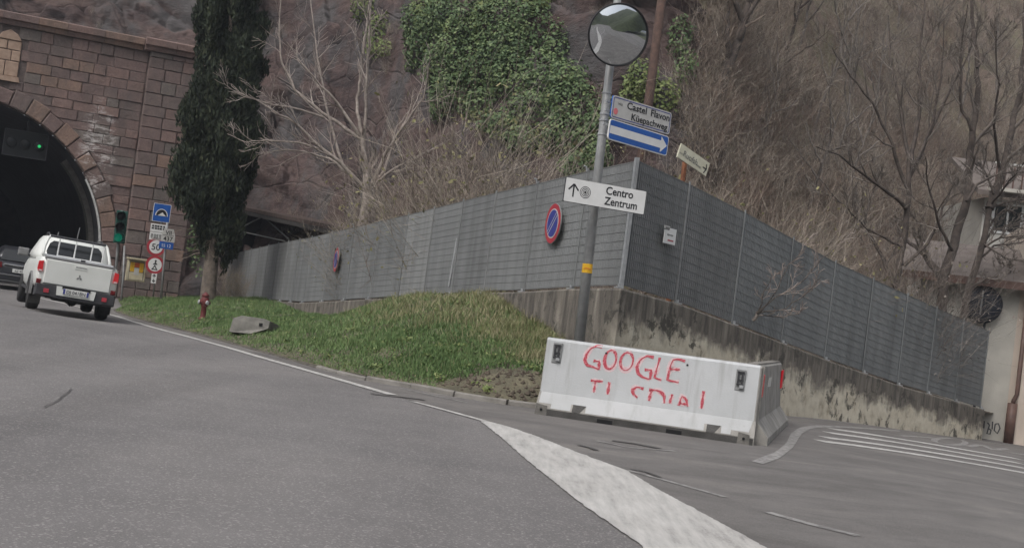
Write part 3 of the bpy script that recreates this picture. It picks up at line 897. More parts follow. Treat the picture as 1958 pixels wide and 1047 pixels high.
# core behind the joints, with the arch cut out
q = MB()
se = sorted(set([-16.0, -14, -12.4, CX - 5.155, CX + 5.155, 0, 2.0] + [CX + 5.155 * math.sin(R_(a)) for a in range(-90, 91, 6)]))
zb_ = lambda s: CZ + math.sqrt(max(0, 5.155 ** 2 - (s - CX) ** 2)) if abs(s - CX) < 5.155 else -1.0
for a, b in zip(se, se[1:]):
    za, zc = zb_(a), zb_(b)
    if abs((a + b) / 2 - CX) > 5.155: za = zc = -1.0
    q.add([(a, 0.03, za), (b, 0.03, zc), (b, 0.03, 9.3), (a, 0.03, 9.3), (a, 3.5, 9.3), (b, 3.5, 9.3)], [(0, 1, 2, 3), (3, 2, 5, 4)])
q.add([(2.0, 0.03, -1), (2.0, 5.5, -1), (2.0, 5.5, 9.3), (2.0, 0.03, 9.3)], [(0, 1, 2, 3)])
q.build('wall_core', 'mortar', portal)
# courses of the main wall
z = -0.6
while z < 9.12:
    hgt = min(rnd.uniform(0.31, 0.4), 9.15 - z)
    if 9.15 - (z + hgt) < 0.15: hgt = 9.15 - z
    z1 = z + hgt - 0.012
    x_start_lo, x_start_hi = (xl(z) if z < CZ + RO else -8.4), (xl(z1) if z1 < CZ + RO else -8.4)
    top_row = max(x_start_lo, x_start_hi) <= -8.3
    a_lo, a_hi = x_start_lo, x_start_hi
    if not top_row and min(a_lo, a_hi) < -6.5: a_lo = a_hi = max(a_lo, -6.0)
    while max(a_lo, a_hi) < -0.2:
        L = rnd.uniform(0.42, 0.9)
        e = max(a_lo, a_hi) + L
        if e > -0.6: e = -0.16
        if not (-5.35 < (a_lo + e) / 2 < -4.55 and 7.1 < (z + z1) / 2 < 8.95):
            stone([(a_lo, z), (e - 0.012, z), (e - 0.012, z1), (a_hi, z1)], rnd.uniform(-0.03, 0.018), 0.2, bev=rnd.uniform(0.012, 0.03))
        a_lo = a_hi = e
    z += hgt
# pilaster courses
z = -0.6
while z < 9.12:
    hgt = min(rnd.uniform(0.36, 0.5), 9.15 - z)
    if 9.15 - (z + hgt) < 0.15: hgt = 9.15 - z
    a = -0.14
    while a < 2.04:
        e = a + rnd.uniform(0.45, 0.85)
        if e > 1.65: e = 2.06
        stone([(a, z), (e - 0.016, z), (e - 0.016, z + hgt - 0.016), (a, z + hgt - 0.016)], -0.3 + rnd.uniform(-0.02, 0.015), 0.5)
        a = e
    z += hgt
# voussoirs and jamb stones
a = 0.0
while a < 128:
    da = rnd.uniform(5.2, 7.2)
    ro = RO + rnd.uniform(-0.06, 0.1)
    pts = []
    for rr, aa in ((RI, a + 0.15), (ro, a + 0.15), (ro, a + da - 0.15), (RI, a + da - 0.15)):
        pts.append((CX + rr * math.cos(R_(aa)), CZ + rr * math.sin(R_(aa))))
    stone(pts, -0.1 + rnd.uniform(-0.03, 0.02), 0.9, name='voussoir', material=rnd.choices(SM, [3, 4, 2, 2.5, 1])[0], bev=0.03)
    a += da
z = -0.6
while z < CZ - 0.05:
    z1 = min(z + 0.49, CZ)
    stone([(CX + RI, z), (CX + RO - 0.015, z), (CX + RO - 0.015, z1 - 0.016), (CX + RI, z1 - 0.016)], -0.08, 0.9, name='jamb_stone')
    z = z1
# coping
a = -9.5
while a < -0.45:
    e = min(a + rnd.uniform(1.0, 1.5), -0.4)
    if -0.4 - e < 0.4: e = -0.4
    q = MB()
    q.loft([[(x, yy_, zz) for yy_, zz in ((0.3, 9.15), (-0.1, 9.15), (-0.14, 9.3), (-0.26, 9.34), (-0.28, 9.56), (-0.2, 9.6), (0.5, 9.62), (0.5, 9.15))] for x in (a, e - 0.012)])
    q.build('coping_stone', rnd.choice(['stone_b', 'stone_a', 'stone_d']), portal)
    a = e
for a, e in ((-0.38, 0.75), (0.762, 2.25)):
    q = MB()
    q.loft([[(x, yy_, zz) for yy_, zz in ((0.3, 9.16), (-0.4, 9.16), (-0.44, 9.3), (-0.56, 9.35), (-0.58, 9.57), (-0.5, 9.62), (0.5, 9.63), (0.5, 9.16))] for x in (a, e)])
    q.build('coping_stone', 'stone_b', portal)
# arched niche of paler stone
nb = MB()
nb.prism([(-5.6, 7.12), (-4.55, 7.12), (-4.6, 7.3), (-5.55, 7.3)], -0.09, 0.1)
nb.build('niche_sill', 'stone_cream', portal)
for i, (za, zc) in enumerate(((7.3, 7.85), (7.87, 8.25), (8.27, 8.6))):
    for xa, xb in (((-5.5, -5.12), (-5.1, -4.64)) if i != 1 else ((-5.5, -4.95), (-4.93, -4.64))):
        stone([(xa, za), (xb, za), (xb, zc), (xa, zc)], -0.03, 0.2, material='stone_cream', name='niche_block')
stone([(-5.5, 8.62), (-4.64, 8.62), (-4.8, 8.85), (-5.07, 9.0), (-5.34, 8.85)], -0.05, 0.2, material='stone_cream', name='niche_block')
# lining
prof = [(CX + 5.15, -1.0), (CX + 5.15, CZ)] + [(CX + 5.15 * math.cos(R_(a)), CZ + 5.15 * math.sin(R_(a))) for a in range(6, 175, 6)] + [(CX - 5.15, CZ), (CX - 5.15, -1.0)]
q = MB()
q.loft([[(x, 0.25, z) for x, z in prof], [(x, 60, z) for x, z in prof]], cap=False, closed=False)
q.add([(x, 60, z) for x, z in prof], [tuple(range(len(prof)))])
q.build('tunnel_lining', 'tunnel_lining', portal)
q = MB()
ra_ = [R_(a) for a in range(-3, 36, 3)]
q.loft([[(CX + r2 * math.cos(a), y2, CZ + r2 * math.sin(a)) for r2, y2 in ((5.1, -0.05), (5.155, -0.05), (5.155, 0.2), (5.1, 0.2))] for a in ra_])
q.build('arch_trim', 'trim_white', portal)
q = MB()
q.loft([[(CX + r2 * math.cos(a), y2, CZ + r2 * math.sin(a)) for r2, y2 in ((4.95, 2.4), (5.14, 2.4), (5.14, 3.4), (4.95, 3.4))] for a in [R_(a) for a in range(-20, 48, 4)]])
q.build('lining_rib', 'concrete_dark', portal)

# hanging signal box inside the arch
tm = PORT @ Matrix.Translation(Vector((-4.02, 0.9, 5.0)))
sg = thing('tunnel_signal', 'dark three-lamp signal box hanging in the tunnel mouth, green lit', 'traffic signal', mtx=tm)
q = MB(); q.bbox((0, 0, 0), (1.55, 0.25, 0.98), 0.02); q.build('housing', 'lamp_off', sg)
q = MB()
for x, z, w_, h_ in ((0, 0.48, 1.55, 0.03), (0, -0.48, 1.55, 0.03), (-0.76, 0, 0.03, 0.98), (0.76, 0, 0.03, 0.98)):
    q.box((x, -0.14, z), (w_, 0.04, h_))
q.build('edge_frame', 'bumper_dark', sg)
for i, x in enumerate((-0.48, 0.0, 0.48)):
    q = MB(); q.lathe([(0.19, 0), (0.19, 0.03), (0.16, 0.05), (0.001, 0.06)], (x, -0.13, 0), 20, rot=Matrix.Rotation(R_(90), 3, 'X'))
    q.build('lamp', 'lamp_off', sg, True)
q = MB(); q.lathe([(0.06, 0), (0.06, 0.02), (0.001, 0.03)], (0.48, -0.2, 0), 14, rot=Matrix.Rotation(R_(90), 3, 'X'))
q.build('lit_lens', 'lamp_green_bright', sg, True)
q = MB(); q.tube([(0, 0.05, 0.48), (0, 0.05, 1.9)], 0.03); q.build('hanger', 'bumper_dark', sg)

# ================================================================== RETAINING WALL AND FENCES
def outward(a, b):
    t = (Vector((b[0], b[1], 0)) - Vector((a[0], a[1], 0))).normalized()
    n = Vector((t.y, -t.x, 0))
    return t, n
path = list(reversed(LP)) + RP[1:]
WALL_O = Vector((path[-1][0], path[-1][1], 0))
q = MB(); q.uv = []
arc = 0.0
rows = []
for i, p in enumerate(path):
    ns = []
    if i > 0: ns.append(outward(path[i - 1], p)[1]); arc += math.hypot(p[0] - path[i - 1][0], p[1] - path[i - 1][1])
    if i < len(path) - 1: ns.append(outward(p, path[i + 1])[1])
    n = sum(ns, Vector()).normalized()
    if len(ns) == 2: n = n / max(0.5, n.dot(ns[0]))
    c_ = Vector((p[0], p[1], 0))
    fr, bk = c_ + n * 0.14, c_ - n * 0.26
    zt_ = p[2] - 0.03
    gz = float(h(fr.x, fr.y)) - 0.4
    rows.append([(fr.x, fr.y, gz), (fr.x, fr.y, zt_ - 0.03), (fr.x - n.x * 0.03, fr.y - n.y * 0.03, zt_), (bk.x, bk.y, zt_), (bk.x, bk.y, gz)])
    q.uv += [(arc, zt_ - gz), (arc, 0.03), (arc, 0.0), (arc, 0.0), (arc, zt_ - gz)]
q.loft(rows, closed=False, cap=True)
cor = [u for u, v in q.uv[::5]][len(LP) - 1]
q.uv = [(u - cor + UCOR, v) for u, v in q.uv]
wall = q.build('retaining_wall', 'wall_stained', origin=WALL_O)
tag(wall, 'stained concrete retaining wall with flaking pale paint under the fence', 'wall')

def fence(pts, name, label, mats, pitch, posts_tall=(), barw=0.05):
    root = thing(name, label, 'fence', loc=(pts[0][0], pts[0][1], pts[0][2] - 0.03))
    for i, (a, b) in enumerate(zip(pts, pts[1:])):
        A0, B0 = Vector((a[0], a[1], 0)), Vector((b[0], b[1], 0))
        t, n = outward(a, b)
        L = (B0 - A0).length
        if pts is LP: t2, n = t, -n
        zb = lambda s: a[2] + (b[2] - a[2]) * s / L
        zt = lambda s: a[3] + (b[3] - a[3]) * s / L
        far = (a[1] + b[1]) / 2 > 19 * KD
        q = MB()
        s = 0.03
        pit = pitch * (2.0 if far else 1.0)
        thick = barw * (2.1 if far else 1.0)
        while s < L - 0.02:
            o = A0 + t * s
            lo_, hi_ = zb(s) + 0.03, zt(s) - 0.02
            q.obox(o + Vector((0, 0, lo_)) + n * 0.0, t * thick, -n * 0.016, Vector((0, 0, hi_ - lo_)), 0)
            s += pit
        rowsn = 14
        for r_i in range(rowsn + 1):
            k_ = r_i / rowsn
            z_a = a[2] + 0.03 + (a[3] - a[2] - 0.05) * k_
            z_b = b[2] + 0.03 + (b[3] - b[2] - 0.05) * k_
            e = 0.02 if r_i in (0, rowsn) else 0.006
            q.obox(A0 + Vector((0, 0, z_a - e / 2)) + n * 0.004, B0 - A0 + Vector((0, 0, z_b - z_a)), -n * 0.02, Vector((0, 0, e)), 1)
        # dull sheet behind the grating
        q.obox(A0 - n * 0.03 + Vector((0, 0, a[2] + 0.03)), B0 - A0 + Vector((0, 0, b[2] - a[2])), -n * 0.012, Vector((0, 0, a[3] - a[2] - 0.07)), 2)
        q.build('panel', [mats(i), 'fence_line', 'fence_back'], root, world=True)
    for i, p in enumerate(pts):
        nn = outward(pts[max(i - 1, 0)], pts[min(i + 1, len(pts) - 1)])[1]
        if pts is LP: nn = -nn
        big = i in posts_tall
        if i == 0 and pts is RP: continue
        w_ = 0.06 if big else 0.026
        tt_ = Vector((-nn.y, nn.x, 0))
        q = MB()
        q.obox(Vector((p[0], p[1], p[2] - 0.03)) + nn * (0.05 if big else 0.022) - tt_ * w_ / 2, tt_ * w_, -nn * w_, Vector((0, 0, p[3] - p[2] + 0.06)))
        post = q.build('post', 'galv' if big else ('galv_dull' if (pts is LP and i in (3, 7, 12)) or (pts is RP and i == 1) else mats(i)), root, world=True)
        q = MB()
        q.obox(Vector((p[0], p[1], p[2] - 0.03)) + nn * 0.11 - tt_ * 0.06, tt_ * 0.12, -nn * 0.1, Vector((0, 0, 0.02)))
        q.obox(Vector((p[0], p[1], p[2] - 0.01)) + nn * 0.07 - tt_ * 0.02, tt_ * 0.04, -nn * 0.03, Vector((0, 0, 0.05)))
        q.build('foot_bracket', 'galv', post, world=True)
        if pts is LP and i in (1, 2, 8):
            q = MB(); q.tube([Vector((p[0], p[1], p[3] - 0.02)) + nn * 0.03, Vector((p[0], p[1], p[3] + 0.05)) + nn * 0.05, Vector((p[0], p[1], p[3] + 0.06)) + nn * 0.09], 0.014, 6)
            q.build('wire_hook', 'galv', post, world=True)
    return root
def lm(i):
    if i == 5: return 'fence_grey_light'
    return ['fence_grey', 'fence_grey', 'fence_grey', 'fence_grey_dark', 'fence_grey'][i % 5]
fence(LP, 'mesh_fence', 'long grey grating fence above the grass verge, running to the tunnel', lm, 0.062, (0,))
fence(RP, 'mesh_fence', 'slate grey grating fence on the retaining wall beside the side road', lambda i: 'fence_grey_dark' if i < 2 else 'fence_slate', 0.062, barw=0.04)
# loose light bar clipped to the fence
ba, bb = P(874, 455, 15.35), P(858, 547, 15.35)
q = MB(); q.tube([ba, bb], 0.018, 6)
q.build('fence_bar', 'galv', origin=bb)
tag(bpy.data.objects['fence_bar'], 'short pale metal bar fixed upright on the verge fence', 'bar')

# ================================================================== CONCRETE BARRIERS
def barrier_frame(a, b):
    x = (b - a).normalized()
    return frame(a, x, (0, 0, 1))
BA, BB = G(1022, 791), G(1440, 852)
BL = (BB - BA).length
BM = barrier_frame(BA, BB)
PROF = [(0.0, 0.0), (0.0, 0.1), (0.16, 0.3), (0.215, 0.985), (0.245, 1.015), (0.375, 1.015), (0.405, 0.985), (0.46, 0.3), (0.62, 0.1), (0.62, 0.0)]
def fy(z):
    pts = [(0, 0), (0.1, 0.0), (0.3, 0.16), (0.985, 0.215), (1.015, 0.245)]
    for (z0_, y0_), (z1_, y1_) in zip(pts, pts[1:]):
        if z <= z1_: return y0_ + (y1_ - y0_) * (z - z0_) / (z1_ - z0_)
    return 0.245
bar1 = thing('concrete_barrier', 'white painted concrete road barrier with red spray lettering', 'barrier', mtx=BM)
def barrier_body(root, L, material):
    q = MB()
    q.loft([[(x, y + (0.02 if x in (0, L) and 0 < y < 0.3 else 0), z) for y, z in PROF] for x in (0, 0.015, L - 0.015, L)])
    return q.build('body', material, root)
barrier_body(bar1, BL, 'concrete')
q = MB()
def skin(q, x_a, x_b, zs, off=-0.004, mi=0):
    vs = []
    for z in zs: vs += [(x_a(z) if callable(x_a) else x_a, fy(z) + off, z), (x_b(z) if callable(x_b) else x_b, fy(z) + off, z)]
    q.add(vs, [(2 * i, 2 * i + 1, 2 * i + 3, 2 * i + 2) for i in range(len(zs) - 1)], mi)
skin(q, 0.012, BL - 0.03, [0.3, 0.5, 0.7, 0.985, 1.016])
q.add([(0.012, fy(1.015) - 0.002, 1.018), (BL - 0.03, fy(1.015) - 0.002, 1.018), (BL - 0.03, 0.36, 1.018), (0.012, 0.36, 1.018)], [(0, 1, 2, 3)])
q.build('painted_face', 'concrete_white', bar1)
q = MB()
skin(q, 0.2, 0.46, [0.105, 0.15, 0.3]); skin(q, 0.66, 2.2, [0.105, 0.15, 0.3]); skin(q, lambda z: 2.42, BL - 0.3, [0.105, 0.15, 0.3])
skin(q, lambda z: 0.03, 0.2, [0.16, 0.3]); skin(q, BL - 0.3, lambda z: BL - 0.04 - (0.3 - z) * 0.25, [0.16, 0.3])
skin(q, 0.46, 0.66, [0.19, 0.3]); skin(q, 2.2, 2.42, [0.19, 0.3])
q.build('painted_toe', 'concrete_white_low', bar1)
for xc in (0.56, 2.31):          # lifting pockets, their recess shade given by a dark colour
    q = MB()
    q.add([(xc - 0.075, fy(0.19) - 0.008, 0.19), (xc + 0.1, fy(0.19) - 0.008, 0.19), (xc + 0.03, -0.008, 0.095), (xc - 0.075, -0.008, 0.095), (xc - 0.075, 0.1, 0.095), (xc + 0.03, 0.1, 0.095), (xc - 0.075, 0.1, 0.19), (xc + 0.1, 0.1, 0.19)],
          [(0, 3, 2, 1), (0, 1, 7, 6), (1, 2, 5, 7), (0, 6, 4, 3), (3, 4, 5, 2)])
    q.build('lifting_pocket', 'dark_foot_pocket_shade', bar1)
for xc in (0.93, 1.83):
    q = MB(); q.box((xc, 0.02, 0.03), (0.2, 0.06, 0.055)); q.build('fork_slot', 'void_shade', bar1)
q = MB(); q.box((BL / 2, -0.003, 0.045), (BL - 0.02, 0.004, 0.085)); q.build('dirty_foot', 'dark_foot_pocket_shade', bar1)
for xc in (0.07, BL - 0.14):
    q = MB(); q.loft([[(xc - 0.07, -0.012, 0.0), (xc + 0.09, -0.012, 0.0), (xc + 0.08, -0.012, 0.13), (xc - 0.06, -0.012, 0.15)], [(xc - 0.07, 0.1, 0.0), (xc + 0.09, 0.1, 0.0), (xc + 0.08, 0.14, 0.13), (xc - 0.06, 0.14, 0.15)]])
    o = q.build('corner_block', 'concrete_dark', bar1)
    q = MB(); q.lathe([(0.018, 0), (0.018, 0.01), (0.001, 0.012)], (xc + 0.01, -0.012, 0.075), 10, rot=Matrix.Rotation(R_(90), 3, 'X')); q.build('bolt_hole', 'void_shade', o)
# face plane helper: pixel of the photograph's lettering -> barrier face
BI = BM.inverted()
def on_face(zx, zy):
    px, py = 1000 + zx / 3.765, 620 + zy / 3.765
    o = BI @ Vector(CPOS); d = BI.to_3x3() @ Vector(ray(px, py))
    n = Vector((0, -1, 0.055 / 0.685)).normalized(); p0 = Vector((0, 0.16, 0.3))
    t = (p0 - o).dot(n) / d.dot(n)
    return o + d * t
def plate(zx, zy, w_=0.125, h_=0.27):
    c_ = on_face(zx, zy)
    q = MB(); q.bbox((c_.x, fy(c_.z) - 0.012, c_.z), (w_, 0.03, h_), 0.006)
    o = q.build('anchor_plate', 'galv_dull', bar1)
    q = MB()
    for dx, dz, w2, h2 in ((-0.03, 0.03, 0.022, 0.15), (0.02, 0.03, 0.022, 0.15), (0, -0.06, 0.09, 0.02), (0, 0.1, 0.09, 0.02), (0, 0.0, 0.08, 0.016)):
        q.box((c_.x + dx, fy(c_.z) - 0.035, c_.z + dz), (w2, 0.03, h2))
    q.build('anchor_bar', 'bumper_dark', o)
    q = MB(); q.box((c_.x + 0.02, fy(c_.z) - 0.045, c_.z - 0.085), (0.05, 0.02, 0.04)); q.build('anchor_nut', 'galv', o)
plate(248, 203); plate(1566, 398)
def ell(cx_, cy_, rx, ry, a0=-60, a1=300, tilt=0.12, n=18):
    return [(cx_ + rx * math.cos(R_(a)) - tilt * ry * math.sin(R_(a)), cy_ + ry * math.sin(R_(a))) for a in lin(a0, a1, n)]
LET = {
 'letter_g': [[(572, 162), (535, 152), (490, 172), (457, 215), (445, 262), (462, 292), (500, 302), (542, 322)], [(508, 260), (550, 266), (546, 326)]],
 'letter_o': [ell(630, 252, 42, 68)],
 'letter_o2': [ell(747, 265, 46, 64)],
 'letter_g2': [[(942, 236), (892, 225), (846, 252), (820, 303), (828, 350), (864, 380), (912, 394)], [(876, 324), (926, 328), (914, 394)]],
 'letter_l': [[(986, 238), (966, 310), (946, 384), (998, 399)]],
 'letter_e': [[(1168, 264), (1120, 247), (1076, 256), (1056, 320), (1038, 400), (1122, 416)], [(1058, 320), (1132, 324)]],
 'letter_t': [[(488, 402), (576, 409)], [(522, 406), (510, 488)]],
 'letter_i': [[(623, 414), (609, 502)]],
 'letter_s': [[(868, 462), (822, 447), (787, 470), (795, 500), (824, 526)]],
 'letter_p': [[(926, 470), (906, 548)], [(908, 468), (975, 474), (1018, 506), (1017, 566)]],
 'letter_i2': [[(1075, 500), (1056, 568)]],
 'letter_a': [[(1120, 582), (1146, 513), (1176, 536), (1186, 590)], [(1130, 566), (1180, 574)]],
 'exclamation': [[(1301, 478), (1284, 604)]],
}
for nm, strokes in LET.items():
    faint = nm in ('letter_o2', 'letter_l', 'letter_e', 'letter_i2', 'letter_a', 'letter_t')
    for lay, (w_, m_, dy) in enumerate(((0.078, 'spray_red_halo', -0.006), (0.033 if faint else 0.043, 'spray_red', -0.009))):
        q = MB()
        for st in strokes:
            pts = [on_face(*p) for p in st]
            pts = resample(pts, max(4, len(pts) * 2))
            k0 = len(q.v)
            q.ribbon([(p.x, p.z) for p in pts], w_, (lambda t: 0.75 + 0.35 * math.sin(9 * t + w_ * 50)), mi=0)
            q.v[k0:] = [(x, fy(max(zz, 0.305)) + dy, max(zz, 0.305)) for x, _, zz in q.v[k0:]]
        q.build('spray_stroke', m_, bar1)
for zx, zy in ((600, 206), (1184, 291)):
    c_ = on_face(zx, zy)
    q = MB(); q.lathe([(0.014, 0), (0.014, 0.008), (0.001, 0.01)], (c_.x, fy(c_.z) - 0.004, c_.z), 10, rot=Matrix.Rotation(R_(90), 3, 'X')); q.build('screw_hole', 'ink', bar1)
q = MB(); q.box((BL + 0.012, 0.31, 0.55), (0.03, 0.05, 0.9)); q.build('end_tongue', 'concrete', bar1)
# second barrier, standing behind at a right angle
E0 = BM @ Vector((BL + 0.03, 0.62, 0)); E0.z = float(h(E0.x, E0.y))
n0 = G(1466, 853)
d2 = (G(1506, 812) - n0); L2 = d2.length / 2 - 0.02; d2.normalize()
B2M = frame(n0 + d2 * 0.05, d2, (0, 0, 1))
for kb in range(2):
    B2M = frame(n0 + d2 * (0.03 + kb * (L2 + 0.02)), d2, (0, 0, 1))
    bar2 = thing('concrete_barrier', ('bare grey concrete barrier meeting the white one at its right end', 'bare grey concrete barrier farthest back, last of the three')[kb], 'barrier', mtx=B2M)
    barrier_body(bar2, L2, 'concrete')
    q = MB(); q.box((L2 / 2, 0.31, 1.02), (L2, 0.14, 0.02)); q.build('top_strip', 'kerb', bar2)
    x = (0.42, L2 - 0.06)[kb]
    q = MB(); q.bbox((x, fy(0.8) - 0.02, 0.74), (0.34, 0.03, 0.3), 0.008); q.build('reflector', 'red_reflector', bar2)
    if kb == 0:
        q = MB(); q.bbox((L2 - 0.5, fy(0.75) - 0.01, 0.76), (0.5, 0.012, 0.13), 0.003); q.build('label_plate', 'sign_grey', bar2)

# ================================================================== POLE WITH MIRROR AND SIGNS
pb, pt_ = P(1107, 655, 10.55), P(1185, -40, 10.55)
pdir = (pt_ - pb).normalized()
zg = 0.12
base = pb + pdir * ((zg - pb.z) / pdir.z)
pole = thing('sign_pole', 'tall tapered grey metal pole behind the white barrier', 'pole', loc=base)
top = base + pdir * 6.6
q = MB(); q.tube([base, base.lerp(top, 0.5), top], [0.082, 0.066, 0.05], 16)
q.build('shaft', 'galv_dull', pole, True, world=True)
def on_pole(py):
    lo_, hi_ = 0.0, 1.0
    for _ in range(40):
        m_ = (lo_ + hi_) / 2; w_ = base.lerp(top, m_)
        r_ = w_ - Vector(CPOS)
        y_ = 523.5 - FPX * r_.dot(Vector(CU)) / r_.dot(Vector(F_))
        if y_ > py: lo_ = m_
        else: hi_ = m_
    return base.lerp(top, lo_), 0.082 - 0.032 * lo_
for py in (178, 218, 230, 257):
    c_, r_ = on_pole(py)
    q = MB(); q.tube([c_ - pdir * 0.012, c_ + pdir * 0.012], r_ + 0.008, 16)
    q.build('clamp_band', 'galv', pole, world=True)
c_, r_ = on_pole(513)
q = MB(); q.tube([c_ - pdir * 0.065, c_ + pdir * 0.065], r_ + 0.002, 20)
stk = q.build('yellow_sticker', 'yellow', pole, world=True)
q = MB()
vd_ = (Vector(CPOS) - c_); vd_.z = 0; vd_.normalize(); vr_ = Vector((-vd_.y, vd_.x, 0)).normalized()
for k_ in range(7):
    q.box(c_ + vd_ * (r_ + 0.004) - vr_ * (-0.045 + 0.015 * k_) + pdir * rnd.uniform(-0.012, 0.002), (0.008, 0.004, 0.018))
q.build('sticker_text', 'orange', stk, world=True)

def flat(pl, pr, d_l, d_r, up=None):
    """frame from the middle of the left edge to the middle of the right edge"""
    a, b = P(*pl, d_l), P(*pr, d_r)
    return frame(a, b - a, up or Vector((0, 0, 1))), (b - a).length
# street name plate
M1, w1 = flat((1170, 203), (1282, 237), 10.2, 10.72)
sn = thing('street_sign', 'grey street name plate with blue border on the tall pole', 'sign', mtx=M1)
hh = 0.16
def rplate(root, w_, h_, r, t, material, name, y=0.0):
    q = MB(); q.prism(rrect(0, -h_, w_, h_, r), y, y + t); return q.build(name, material, root)
rplate(sn, w1, hh, 0.04, 0.02, 'sign_blue', 'back_plate')
def rring(root, x0_, z0_, x1_, z1_, r, wd, y, material, name):
    a = rrect(x0_, z0_, x1_, z1_, r); b = rrect(x0_ + wd, z0_ + wd, x1_ - wd, z1_ - wd, max(0.005, r - wd))
    q = MB(); n = len(a)
    q.add([(x, y, z) for x, z in a] + [(x, y, z) for x, z in b], [(i, (i + 1) % n, n + (i + 1) % n, n + i) for i in range(n)])
    return q.build(name, material, root)
q = MB(); q.prism(rrect(0.0, -hh, w1, hh, 0.04), -0.003, -0.001); q.build('face', 'sign_grey', sn)
rring(sn, 0.018, -hh + 0.018, w1 - 0.018, hh - 0.018, 0.035, 0.012, -0.005, 'sign_darkblue', 'border_line')
text('Castel', 'lettering', 'ink', sn, (w1 * 0.235, -0.006, 0.028), 0.135, 'LEFT', 0.016, fit=w1 * 0.33)
text('Flavon', 'lettering', 'ink', sn, (w1 * 0.635, -0.006, 0.028), 0.135, 'LEFT', 0.016, fit=w1 * 0.325)
text('Küepachweg', 'lettering', 'ink', sn, (w1 * 0.635, -0.006, -0.112), 0.135, 'CENTER', 0.016, fit=w1 * 0.62)
text('via', 'small_lettering', 'ink_grey', sn, (w1 * 0.09, -0.006, 0.045), 0.06, 'LEFT', 0.01, sx=1.5)
q = MB(); q.prism(circ(0.085, -0.055, 0.045, 20), -0.006, -0.004); q.build('red_dot', 'sign_pink', sn)
q = MB(); q.box((-0.02, 0.05, 0.06), (0.12, 0.03, 0.03)); q.box((-0.02, 0.05, -0.06), (0.12, 0.03, 0.03)); q.build('bracket', 'galv', sn)
# one-way arrow plate
M2, w2 = flat((1164.5, 246), (1277, 280), 10.2, 10.72)
ar = thing('arrow_sign', 'blue one-way sign with white arrow pointing right', 'sign', mtx=M2)
rplate(ar, w2, 0.145, 0.045, 0.02, 'white', 'back_plate')
q = MB(); q.prism(rrect(0.014, -0.131, w2 - 0.014, 0.131, 0.036), -0.003, -0.001); q.build('blue_field', 'sign_blue', ar)
q = MB()
xa = w2 - 0.17
q.add([(x, -0.005, z) for x, z in ((0.016, -0.055), (xa, -0.055), (xa, 0.055), (0.016, 0.055), (xa, -0.115), (w2 - 0.03, 0.0), (xa, 0.115))], [(0, 1, 2, 3), (4, 5, 6)])
q.build('white_arrow', 'white', ar)
q = MB(); q.box((-0.02, 0.05, 0.06), (0.12, 0.03, 0.03)); q.build('bracket', 'galv', ar)
# Centro / Zentrum
M3, w3 = flat((1080, 361), (1233.5, 388), 10.25, 10.5)
cs = thing('direction_sign', 'white rectangular direction sign reading Centro Zentrum on the pole', 'sign', mtx=M3)
q = MB(); q.prism(rrect(0, -0.17, w3, 0.165, 0.012), 0, 0.035); q.build('panel_box', 'bumper_dark', cs)
q = MB(); q.prism(rrect(0.003, -0.165, w3 - 0.003, 0.163, 0.012), -0.004, -0.001); q.build('face', 'white', cs)
text('Centro', 'lettering', 'ink', cs, (w3 * 0.495, -0.006, 0.028), 0.155, 'LEFT', 0.018, fit=w3 * 0.34)
text('Zentrum', 'lettering', 'ink', cs, (w3 * 0.495, -0.006, -0.118), 0.155, 'LEFT', 0.018, fit=w3 * 0.41)
q = MB()
for st in ([(0.13, -0.09), (0.13, 0.085)], [(0.055, 0.005), (0.13, 0.09)], [(0.205, 0.005), (0.13, 0.09)]):
    k0 = len(q.v); q.ribbon(st, 0.022, y=-0.006)
q.build('up_arrow', 'ink', cs)
for r_ in (0.083, 0.06, 0.038):
    a = circ(0.31, 0.0, r_); b = circ(0.31, 0.0, r_ - 0.009)
    q = MB(); n = len(a); q.add([(x, -0.006, z) for x, z in a + b], [(i, (i + 1) % n, n + (i + 1) % n, n + i) for i in range(n)]); q.build('target_ring', 'ink', cs)
q = MB(); q.prism(circ(0.31, 0, 0.018, 14), -0.007, -0.005); q.build('target_dot', 'ink', cs)
# traffic mirror
mc = P(1182.5, 67, 10.3)
mn = Vector((0.24, -0.95, -0.24)).normalized()
mx = Vector((0, 0, 1)).cross(mn).normalized(); my = mn.cross(mx)
MM = Matrix(((mx.x, my.x, mn.x, mc.x), (mx.y, my.y, mn.y, mc.y), (mx.z, my.z, mn.z, mc.z), (0, 0, 0, 1)))
mr = thing('traffic_mirror', 'round convex traffic mirror with black rim at the pole top', 'mirror', mtx=MM)
RS, RMir = 1.15, 0.425
prof = []
for i in range(12):
    r_ = RMir * (1 - i / 11.0)
    prof.append((max(r_, 0.0005), math.sqrt(RS * RS - r_ * r_) - math.sqrt(RS * RS - RMir * RMir)))
q = MB(); q.lathe(prof, n=56, cap=False); q.build('mirror_face', 'mirror', mr, True)
q = MB(); q.lathe([(0.418, 0.0), (0.425, 0.02), (0.438, 0.02), (0.441, 0.0), (0.435, -0.05), (0.3, -0.1), (0.001, -0.11)], n=48, cap=False); q.build('rim', 'black_plastic', mr, True)
q = MB(); q.tube([mc - mn * 0.1, on_pole(67)[0]], 0.03, 8); q.build('mount_arm', 'galv_dull', mr, world=True)

